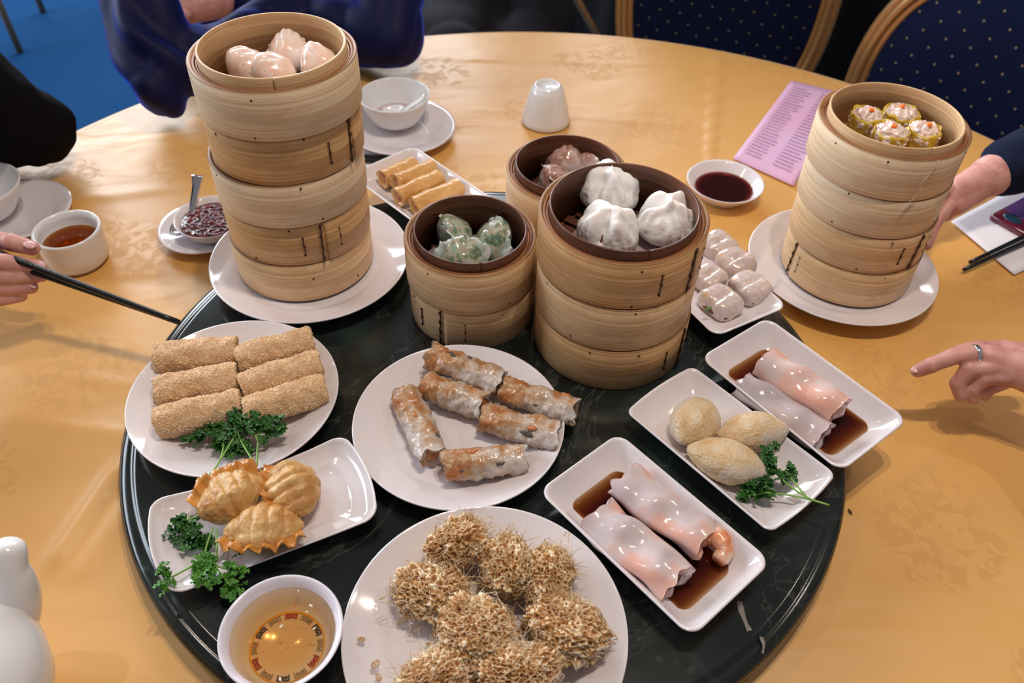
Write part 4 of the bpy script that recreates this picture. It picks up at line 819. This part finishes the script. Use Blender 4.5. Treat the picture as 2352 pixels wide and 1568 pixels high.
tag(mesh_obj('napkin', *sheet([at(2182, 512, 0), at(2345, 425, 0), at(2520, 545, 0), at(2328, 634, 0)], wob=.0016, seed=3), 'napkin'), 'white paper napkin under the maroon phone at the right', 'napkin', 'paper napkins')
tag(mesh_obj('napkin', *sheet([at(700, 330, 0), at(905, 322, 0), at(930, 392, 0), at(700, 392, 0)], wob=.001, seed=8), 'napkin'), 'white paper napkin under black chopsticks behind the tallest stack', 'napkin', 'paper napkins')
def stick(name, a, b_, ra, rb, lab, grp):
    a, b_ = Vector(a), Vector(b_); c = (a + b_) / 2; n = 12
    return tag(mesh_obj(name, *tube([a.lerp(b_, i / n) - c for i in range(n + 1)], [ra + (rb - ra) * i / n for i in range(n + 1)], 10), 'black_lacquer', loc=c), lab, 'chopstick', grp)
stick('chopstick', at(2214, 619, .006), at(2480, 500, .010), .0026, .0040, 'black chopstick reaching farther left of the pair across the right napkin', 'chopsticks on the right napkin')
stick('chopstick', at(2228, 602, .0068), at(2490, 478, .010), .0026, .0040, 'black chopstick lying nearer the phone on the right napkin', 'chopsticks on the right napkin')
stick('chopstick', at(700, 348, .008), at(928, 366, .006), .0036, .0030, 'black chopstick lying farther back on the napkin behind the tallest stack', 'chopsticks on the left napkin')
stick('chopstick', at(700, 357, .008), at(930, 375, .006), .0036, .0030, 'black chopstick lying nearer on the napkin behind the tallest stack', 'chopsticks on the left napkin')
M['maroon'] = flat('maroon', (.13, .012, .035), .18, coat=.6); M['violet'] = flat('violet', (.12, .06, .22), .25, metal=.3); M['lens'] = flat('lens', (.02, .05, .09), .05)
pc = Vector(at(2345, 490, .010)); t = thing('phone', 'maroon mobile phone with a violet back lying on the right napkin', 'phone', (pc.x + .012, pc.y + .0, .0075), R(35))
mesh_obj('case', *box(0, 0, 0, .105, .056, .011, .0035), 'maroon', t); mesh_obj('back_cover', *box(.012, .002, .0057, .074, .048, .001, .0003), 'violet', t); mesh_obj('camera_lens', *xf(lathe([(0, .0015), (.008, .0015), (.0095, .0), (.0095, -.001)], 24), (-.037, .004, .0065), sc_=(1, 1.5, 1)), 'lens', t); mesh_obj('side_button', *box(-.030, -.0285, .001, .010, .0025, .003, .0008), 'steel', t)

# ------------------------------------------------------------------ chairs
m, ns, ls, b = new_mat('chair_fabric'); tc = ns.new('ShaderNodeTexCoord'); mp = ns.new('ShaderNodeMapping'); mp.inputs['Rotation'].default_value = (0, R(45), 0); mp.inputs['Scale'].default_value = (33, 0, 33)
ls.new(tc.outputs['Object'], mp.inputs[0]); fr_ = ns.new('ShaderNodeVectorMath'); fr_.operation = 'FRACTION'; ls.new(mp.outputs[0], fr_.inputs[0])
ds = ns.new('ShaderNodeVectorMath'); ds.operation = 'DISTANCE'; ds.inputs[1].default_value = (.5, 0, .5); ls.new(fr_.outputs[0], ds.inputs[0])
r = ramp(ns, [(.055, (.17, .14, .09)), (.085, (.0022, .0060, .034))]); ls.new(ds.outputs['Value'], r.inputs[0]); ls.new(r.outputs[0], b.inputs['Base Color']); P_(b, rough=.85, sheen=.04, spec=.12); M['chair_fabric'] = m
M['gold_frame'] = flat('gold_frame', (.50, .28, .12), .32, metal=.55)
M['seat_fabric'] = flat('seat_fabric', (.006, .010, .045), .8, sheen=.2)
def chair(label, x, y, rz, W=.235, top=.32, bot=-.16, group='banquet chairs with navy dotted backs', splay=0.0):
    """origin on the floor under the seat; the backrest stands at +y, its padded face towards -y"""
    t = thing('banquet_chair', label, 'chair', (x, y, -TZ), rz, group); z0 = TZ + bot; z1 = TZ + top; zc_ = (z0 + z1) / 2; hh = (z1 - z0) / 2
    def oval(k, u=0): return [((W - u) * math.copysign(abs(math.cos(a)) ** .80, math.cos(a)), .21 + .035 * (math.sin(a) * hh) / .3, zc_ + (hh - u) * math.copysign(abs(math.sin(a)) ** .85, math.sin(a))) for a in [2 * PI * i / k for i in range(k)]]
    for dx, dy, rr in ((0, 0, .0095), (.0125, -.006, .0085), (.024, 0, .0085)):
        pts = oval(72, dx); pts = [(p[0], p[1] + dy, p[2]) for p in pts]; mesh_obj('frame_tube', *tube(pts + [pts[0]], rr, 10, caps=False), 'gold_frame', t)
    vs, fs = [], []; rings = 12; k_ = 72
    for side in (0, 1):
        for i in range(rings + 1):
            q = i / rings
            for p in oval(k_, .026): vs.append((p[0] * q, .21 + (p[1] - .21) * q + (.06 * (1 - q) * 0) + (-1 if side == 0 else 1) * (.024 * (1 - q ** 6) + .002) , zc_ + (p[2] - zc_) * q))
    N = (rings + 1) * k_
    for side in (0, 1):
        for i in range(rings):
            for k in range(k_): a = side * N + i * k_; f_ = (a + k, a + k_ + k, a + k_ + (k + 1) % k_, a + (k + 1) % k_); fs.append(f_ if side == 0 else f_[::-1])
    mesh_obj('back_cushion', vs, fs, 'chair_fabric', t)
    mesh_obj('seat', *box(0, .00, .452, .37, .36, .06, .022), 'seat_fabric', t); mesh_obj('seat_frame', *box(0, .00, .41, .36, .35, .025, .006), 'gold_frame', t)
    for sx_ in (-1, 1):
        mesh_obj('leg', *tube([(sx_ * (.175 + splay), -.17, 0), (sx_ * .165, -.16, .42)], .012, 10), 'gold_frame', t)
        mesh_obj('leg', *tube([(sx_ * .175, .25, 0), (sx_ * .165, .175, .42), (sx_ * .15, .20, z0 + .03)], .012, 10), 'gold_frame', t)
    return t
chair('navy dotted banquet chair with a gold oval back, nearer the blue sweater', .372, 1.545, R(-15), W=.222, top=.32, bot=-.30)
chair('navy dotted banquet chair with a gold oval back, behind the four-tier stack', .640, 1.16, R(-44), W=.225, top=.21, bot=-.30)
chair('banquet chair farther back, only its slanting leg in view past the table', -.06, 2.62, R(180), splay=.26)
chair('banquet chair far away on the blue carpet, only leg tips in view', -2.05, 3.02, R(100))
# added table, its black drape fills the dark area beyond the chairs
M['black_cloth'] = flat('black_cloth', (.006, .006, .008), .9, spec=.15)
t = thing('dark_fill_table', 'added black-draped table filling the dark area beyond the banquet chairs', 'table', (1.05, 3.62, -TZ))
mesh_obj('drape', *lathe([(0, .70), (.95, .70), (.965, .68), (1.0, .35), (1.04, .005)], 200, wob=lambda a, z_: .018 * math.sin(a * 26) * (1 if z_ < .6 else 0)), 'black_cloth', t); mesh_obj('top', *lathe([(0, .66), (.94, .66), (.945, .68), (.94, .699), (0, .699)], 64), 'table_wood', t)

# ------------------------------------------------------------------ people
m, ns, ls, b = new_mat('velvet'); b.inputs['Base Color'].default_value = (.0012, .0025, .038, 1); P_(b, rough=.6, sheen=1.0, sheenr=.35, spec=.2); b.inputs['Sheen Tint'].default_value = (.06, .14, 1, 1); M['velvet'] = m
M['black_wool'] = flat('black_wool', (.004, .004, .006), .95, spec=.1); M['navy_wool'] = flat('navy_wool', (.008, .012, .035), .9, spec=.15); M['grey_trousers'] = flat('grey_trousers', (.016, .016, .022), .9, spec=.15)
M['paper'] = flat('paper', (.75, .74, .76), .6)
def wr(amp, s, seed): return lambda c: amp * fr(c, s, seed, 3)
def fold(amp, s, seed):       # long soft cloth folds
    return lambda c: amp * (abs(noise.noise(Vector((c.x * s + seed, c.y * s, c.z * s * .6)))) * 2 - .6)
# blue velvet sweater, arms folded on the table edge
e1 = Vector(at(374, 186, .068)); cuff1 = Vector(at(690, 18, .085)); h1 = Vector(at(772, 22, .085)); s1 = Vector((-.70, 1.62, .42))
e2 = Vector(at(900, 88, .070)); s2 = Vector((-.235, 1.83, .42)); cuff2 = Vector(at(470, -12, .06)); h2 = Vector(at(425, 18, .085))
body = blob('person', [(cuff1 - (h1 - cuff1) * .6, .030, h1, .030), (h1, .030, h1 + Vector((.05, .035, -.005)), .026), (cuff2 + Vector((.06, .03, 0)), .027, h2, .028),
     (h2, .026, h2 + Vector((-.035, -.02, -.005)), .016), ((-.47, 1.80, .36), .07, (-.46, 1.78, .56), .058),
     (cuff1, .030, e1, .030), (e1, .030, s1, .035), (s1, .04, (-.47, 1.80, .36), .05), (cuff2, .027, e2, .030), (e2, .030, s2, .035), (s2, .04, (-.47, 1.80, .36), .05)], 'skin', voxel=.005, smooth_it=4)
fing = [((.055, .045, .010), (.085, .030, -.008), (.100, .010, -.018)), ((.060, .030, .006), (.092, .012, -.010), (.104, -.006, -.018)), ((.058, .012, .004), (.086, -.004, -.010), (.094, -.018, -.016)), ((.050, -.006, .002), (.070, -.018, -.008), (.078, -.028, -.014))]
tag(body, 'person in a blue velvet sweater leaning folded arms on the table', 'person')
def fingers(parent_caps, base, specs, r0): 
    for f_ in specs:
        p = [base + Vector(q) for q in f_]
        for i in range(len(p) - 1): parent_caps.append((p[i], r0 * (1 - .08 * i), p[i + 1], r0 * (1 - .08 * (i + 1))))
hc = []
fs2 = [[(0, .01, .012), (-.030, -.004, .008), (-.052, -.020, 0)], [(.004, -.004, .010), (-.026, -.020, .004), (-.048, -.034, -.004)], [(.010, -.018, .006), (-.018, -.034, .000), (-.038, -.046, -.006)], [(.014, -.030, .002), (-.008, -.046, -.004), (-.024, -.056, -.008)]]
fingers(hc, h2, fs2, .0095); hc.append((h2 + Vector((.05, .03, 0)), .028, h2 + Vector((0, -.005, .0)), .026))
o = blob('far_hand', hc, 'skin', body, voxel=.0035, smooth_it=4)
sl = [(e1, .052, cuff1, .040), (e1, .054, s1.lerp(e1, .45) + Vector((-.03, 0, .01)), .062), (s1.lerp(e1, .45) + Vector((-.03, 0, .01)), .062, s1, .085), (e2, .055, s2.lerp(e2, .4), .062), (s2.lerp(e2, .4), .062, s2, .085), (e2, .052, cuff2, .044),
      ((-.60, 1.82, .36), .10, (-.33, 1.88, .36), .10), ((-.55, 1.86, .30), .13, (-.53, 1.90, -.25), .15), ((-.42, 1.90, .30), .11, (-.42, 1.92, -.25), .11), ((-.47, 1.86, .34), .12, (-.48, 1.88, -.25), .13)]
def vdisp(c):
    d1 = (c - e1).length; f1 = .010 * math.exp(-(d1 / .12) ** 2) * math.sin((c.x * 1.0 + c.y * .2 + c.z * .5) * 95 + 5 * noise.noise(c * 7)); return f1 + .013 * (abs(noise.noise(Vector((c.x * 9, c.y * 9, c.z * 7)))) * 2 - .5)
blob('velvet_sweater', sl, 'velvet', body, voxel=.0075, smooth_it=6, disp=vdisp)
k1 = Vector(at(430, 10, .07)); tag(mesh_obj('paper_slip', *box(0, 0, 0, .16, .07, .0015), 'paper', loc=(k1.x - .045, k1.y + .03, .072), rot=(.1, -.15, R(-35))), 'white paper slip held in the blue-sweatered person\'s far hand', 'paper')
tag(mesh_obj('phone', *box(0, 0, 0, .14, .07, .009, .003), 'black_lacquer', loc=(k1.x + .045, k1.y + .065, .098), rot=(.15, -.1, R(-35))), 'black phone held above the blue velvet forearm', 'phone')

# black sleeve at the far left
e = Vector(at(78, 300, .062)); k2 = Vector(at(-190, 150, .20)); w2 = Vector(at(-260, 325, .060))
body = blob('person', [(w2 + Vector((.02, .01, 0)), .026, w2 + Vector((-.06, -.04, 0)), .028), (w2 + Vector((-.06, -.04, 0)), .030, w2 + Vector((-.10, -.06, -.01)), .024), (k2 + Vector((-.05, .12, .12)), .06, k2 + Vector((-.05, .14, .26)), .055)], 'skin', voxel=.004)
tag(body, 'person in a black sleeve, elbow resting on the table at the far left', 'person')
blob('black_sleeve', [(e, .054, w2, .048), (e, .056, k2, .080), (k2, .08, k2 + Vector((-.22, .12, .03)), .12), (k2 + Vector((-.22, .12, .0)), .14, k2 + Vector((-.22, .14, -.5)), .16)], 'black_wool', body, voxel=.009, smooth_it=6, disp=wr(.008, 9, 2))

# hand with chopsticks at the left edge
def hand(name, label, caps, nails, sleeve, smat, voxel=.0016, sv=.006, group=None):
    body = blob(name, caps, 'skin', None, voxel=voxel, smooth_it=4); tag(body, label, 'person', group)
    for p, r_, rot in nails: mesh_obj('fingernail', *xf(ico(2), sc_=(r_ * 1.3, r_, r_ * .35)), 'nail', body, loc=p, rot=rot)
    if sleeve: blob('sleeve', sleeve, smat, body, voxel=sv, smooth_it=6, disp=wr(.004, 16, 4))
    return body
Z = .105; A = lambda a, b_, z=Z: Vector(at(a, b_, z)); caps = []
for pts, r0 in (([A(-40, 545, .118), A(25, 556, .120), A(74, 570, .112)], .0105), ([A(-70, 590, .115), A(10, 602, .112), A(88, 612, .098)], .0100), ([A(-70, 622, .100), A(10, 636, .098), A(96, 632, .088)], .0096), ([A(-70, 655, .088), A(5, 662, .086), A(72, 660, .078)], .0092), ([A(-60, 684, .078), A(0, 686, .075), A(48, 680, .070)], .0085)):
    for i in range(len(pts) - 1): caps.append((pts[i], r0 * (1.06 - .06 * i), pts[i + 1], r0 * (1 - .10 * (i + 1))))
wrist = A(-230, 660, .10)
caps += [(A(-60, 585, .110), .020, wrist, .030), (A(-60, 625, .095), .020, wrist, .028), (A(-60, 665, .082), .018, wrist, .026), (A(-30, 550, .116), .013, A(-130, 600, .115), .020), (wrist, .028, A(-420, 760, .10), .034)]
hand('person', 'person at the left edge holding chopsticks between thumb and fingers', caps, [(A(68, 562, .121), .0058, (0, .2, -.3)), (A(92, 608, .103), .0050, (0, .3, -.2)), (A(98, 628, .093), .0046, (0, .3, -.2)), (A(76, 655, .083), .0042, (0, .3, -.2))],
     [(A(-330, 715, .10), .042, A(-700, 930, .12), .060)], 'black_wool')
for a, b_, ra, rb, lab in (((-90, 548, .126), (411, 740, .075), .0042, .0030, 'upper black chopstick held out over the turntable edge at left'), ((-90, 566, .112), (393, 734, .070), .0042, .0028, 'lower black chopstick held just under its pair at left')):
    stick('chopstick', at(*a), at(*b_), ra, rb, lab, 'chopsticks held in the left hand')

# hand with a ring at the right edge
caps = []
for pts, r0 in (([A(2260, 812, .095), A(2190, 818, .092), A(2140, 838, .080), A(2108, 852, .068)], .0092), ([A(2290, 842, .090), A(2225, 848, .084), A(2200, 880, .068), A(2206, 908, .056)], .0090), ([A(2320, 862, .086), A(2262, 868, .078), A(2236, 892, .064), A(2234, 916, .052)], .0086), ([A(2350, 862, .080), A(2300, 880, .070), A(2268, 895, .060), A(2262, 908, .052)], .0078), ([A(2380, 810, .08), A(2310, 800, .084), A(2250, 800, .090), A(2205, 806, .090)], .0095)):
    for i in range(len(pts) - 1): caps.append((pts[i], r0 * (1.08 - .07 * i), pts[i + 1], r0 * (1.0 - .08 * (i + 1))))
wr_ = A(2440, 880, .085); caps += [(A(2270, 818, .094), .0125, wr_, .026), (A(2300, 845, .088), .013, wr_, .026), (A(2330, 862, .082), .013, wr_, .025), (A(2310, 805, .086), .012, wr_, .026), (wr_, .026, A(2640, 980, .09), .032)]
b_ = hand('person', 'person reaching in from the right edge, wearing a silver ring', caps, [(A(2104, 848, .072), .0046, (0, -.3, .5))], [(A(2570, 940, .09), .040, A(2950, 1150, .12), .055)], 'navy_wool')
tor = xf(lathe(closed([(.0095, -.0022), (.0108, -.0022), (.0110, .0022), (.0096, .0022)]), 32)); M['silver'] = flat('silver', (.85, .85, .85), .12, metal=1)
rp = A(2238, 815, .094); mesh_obj('ring', *tor, 'silver', b_, loc=rp, rot=(0, R(90), R(8)))

# hand behind the right stack
caps = []; wr_ = A(2272, 405, .075)
for pts, r0 in (([A(2180, 470, .062), A(2142, 520, .042), A(2128, 562, .026)], .0088), ([A(2165, 455, .060), A(2120, 510, .045), A(2110, 555, .032)], .0088), ([A(2165, 440, .066), A(2110, 485, .058), A(2090, 530, .048)], .0088), ([A(2190, 430, .075), A(2130, 455, .080), A(2095, 480, .082)], .0085), ([A(2215, 460, .055), A(2175, 490, .046), A(2140, 505, .040)], .0098)):
    for i in range(len(pts) - 1): caps.append((pts[i], r0 * 1.05, pts[i + 1], r0 * (1 - .06 * (i + 1))))
caps += [(A(2180, 452, .064), .018, wr_, .026), (A(2195, 440, .070), .018, wr_, .026), (A(2195, 468, .058), .016, wr_, .024), (wr_, .028, A(2420, 330, .085), .034)]
hand('person', 'person in a navy sleeve steadying the four-tier stack from behind', caps, [(A(2128, 556, .033), .0046, (.4, 0, 1.2))], [(A(2318, 385, .080), .040, A(2560, 300, .11), .055)], 'navy_wool')
# lap of a diner farther back
body = blob('person', [((-.02, 2.10, .30), .06, (-.02, 2.08, .5), .055), ((-.02, 2.10, .22), .06, (-.02, 2.10, .30), .06)], 'skin', voxel=.006)
tag(body, 'person in dark grey clothes seated just beyond the far table edge', 'person')
blob('dark_clothes', [((-.15, 2.06, -.20), .105, (-.15, 1.72, -.16), .082), ((.04, 2.07, -.22), .10, (.0, 1.76, -.20), .075), ((-.02, 2.16, -.15), .15, (-.02, 2.14, .22), .14), ((-.15, 1.72, -.17), .081, (-.15, 1.74, -.6), .07), ((.0, 1.76, -.21), .074, (.01, 1.80, -.6), .06)], 'grey_trousers', body, voxel=.012, smooth_it=6, disp=fold(.014, 7, 3))

tag(mesh_obj('thread', *tube(smooth([(.427 + .0850 * math.sin(R(d)), .8505 - .0850 * math.cos(R(d)), z) for d, z in ((14, .2210), (15.5, .2195), (13, .206), (9, .192), (9.5, .178), (5, .165), (3, .158))], 6), .00035, 5), 'hargow_skin'), 'fine loose bamboo thread hanging down the front of the four-tier stack', 'thread')
tag(mesh_obj('tea_leaf', *lump(lambda p: Vector((p.x * .0034, p.y * .0012, p.z * .0006)), 2), 'lash', loc=at(1953, 1174, .0012), rot=(0, 0, 1.9)), 'tiny black speck of tea leaf on the cloth right of the turntable', 'tea leaf')

# ------------------------------------------------------------------ stand everything on the room floor (z = 0)
for o in list(sc.objects):
    if o.parent is None and o.type not in ('CAMERA', 'LIGHT'): o.location.z += TZ
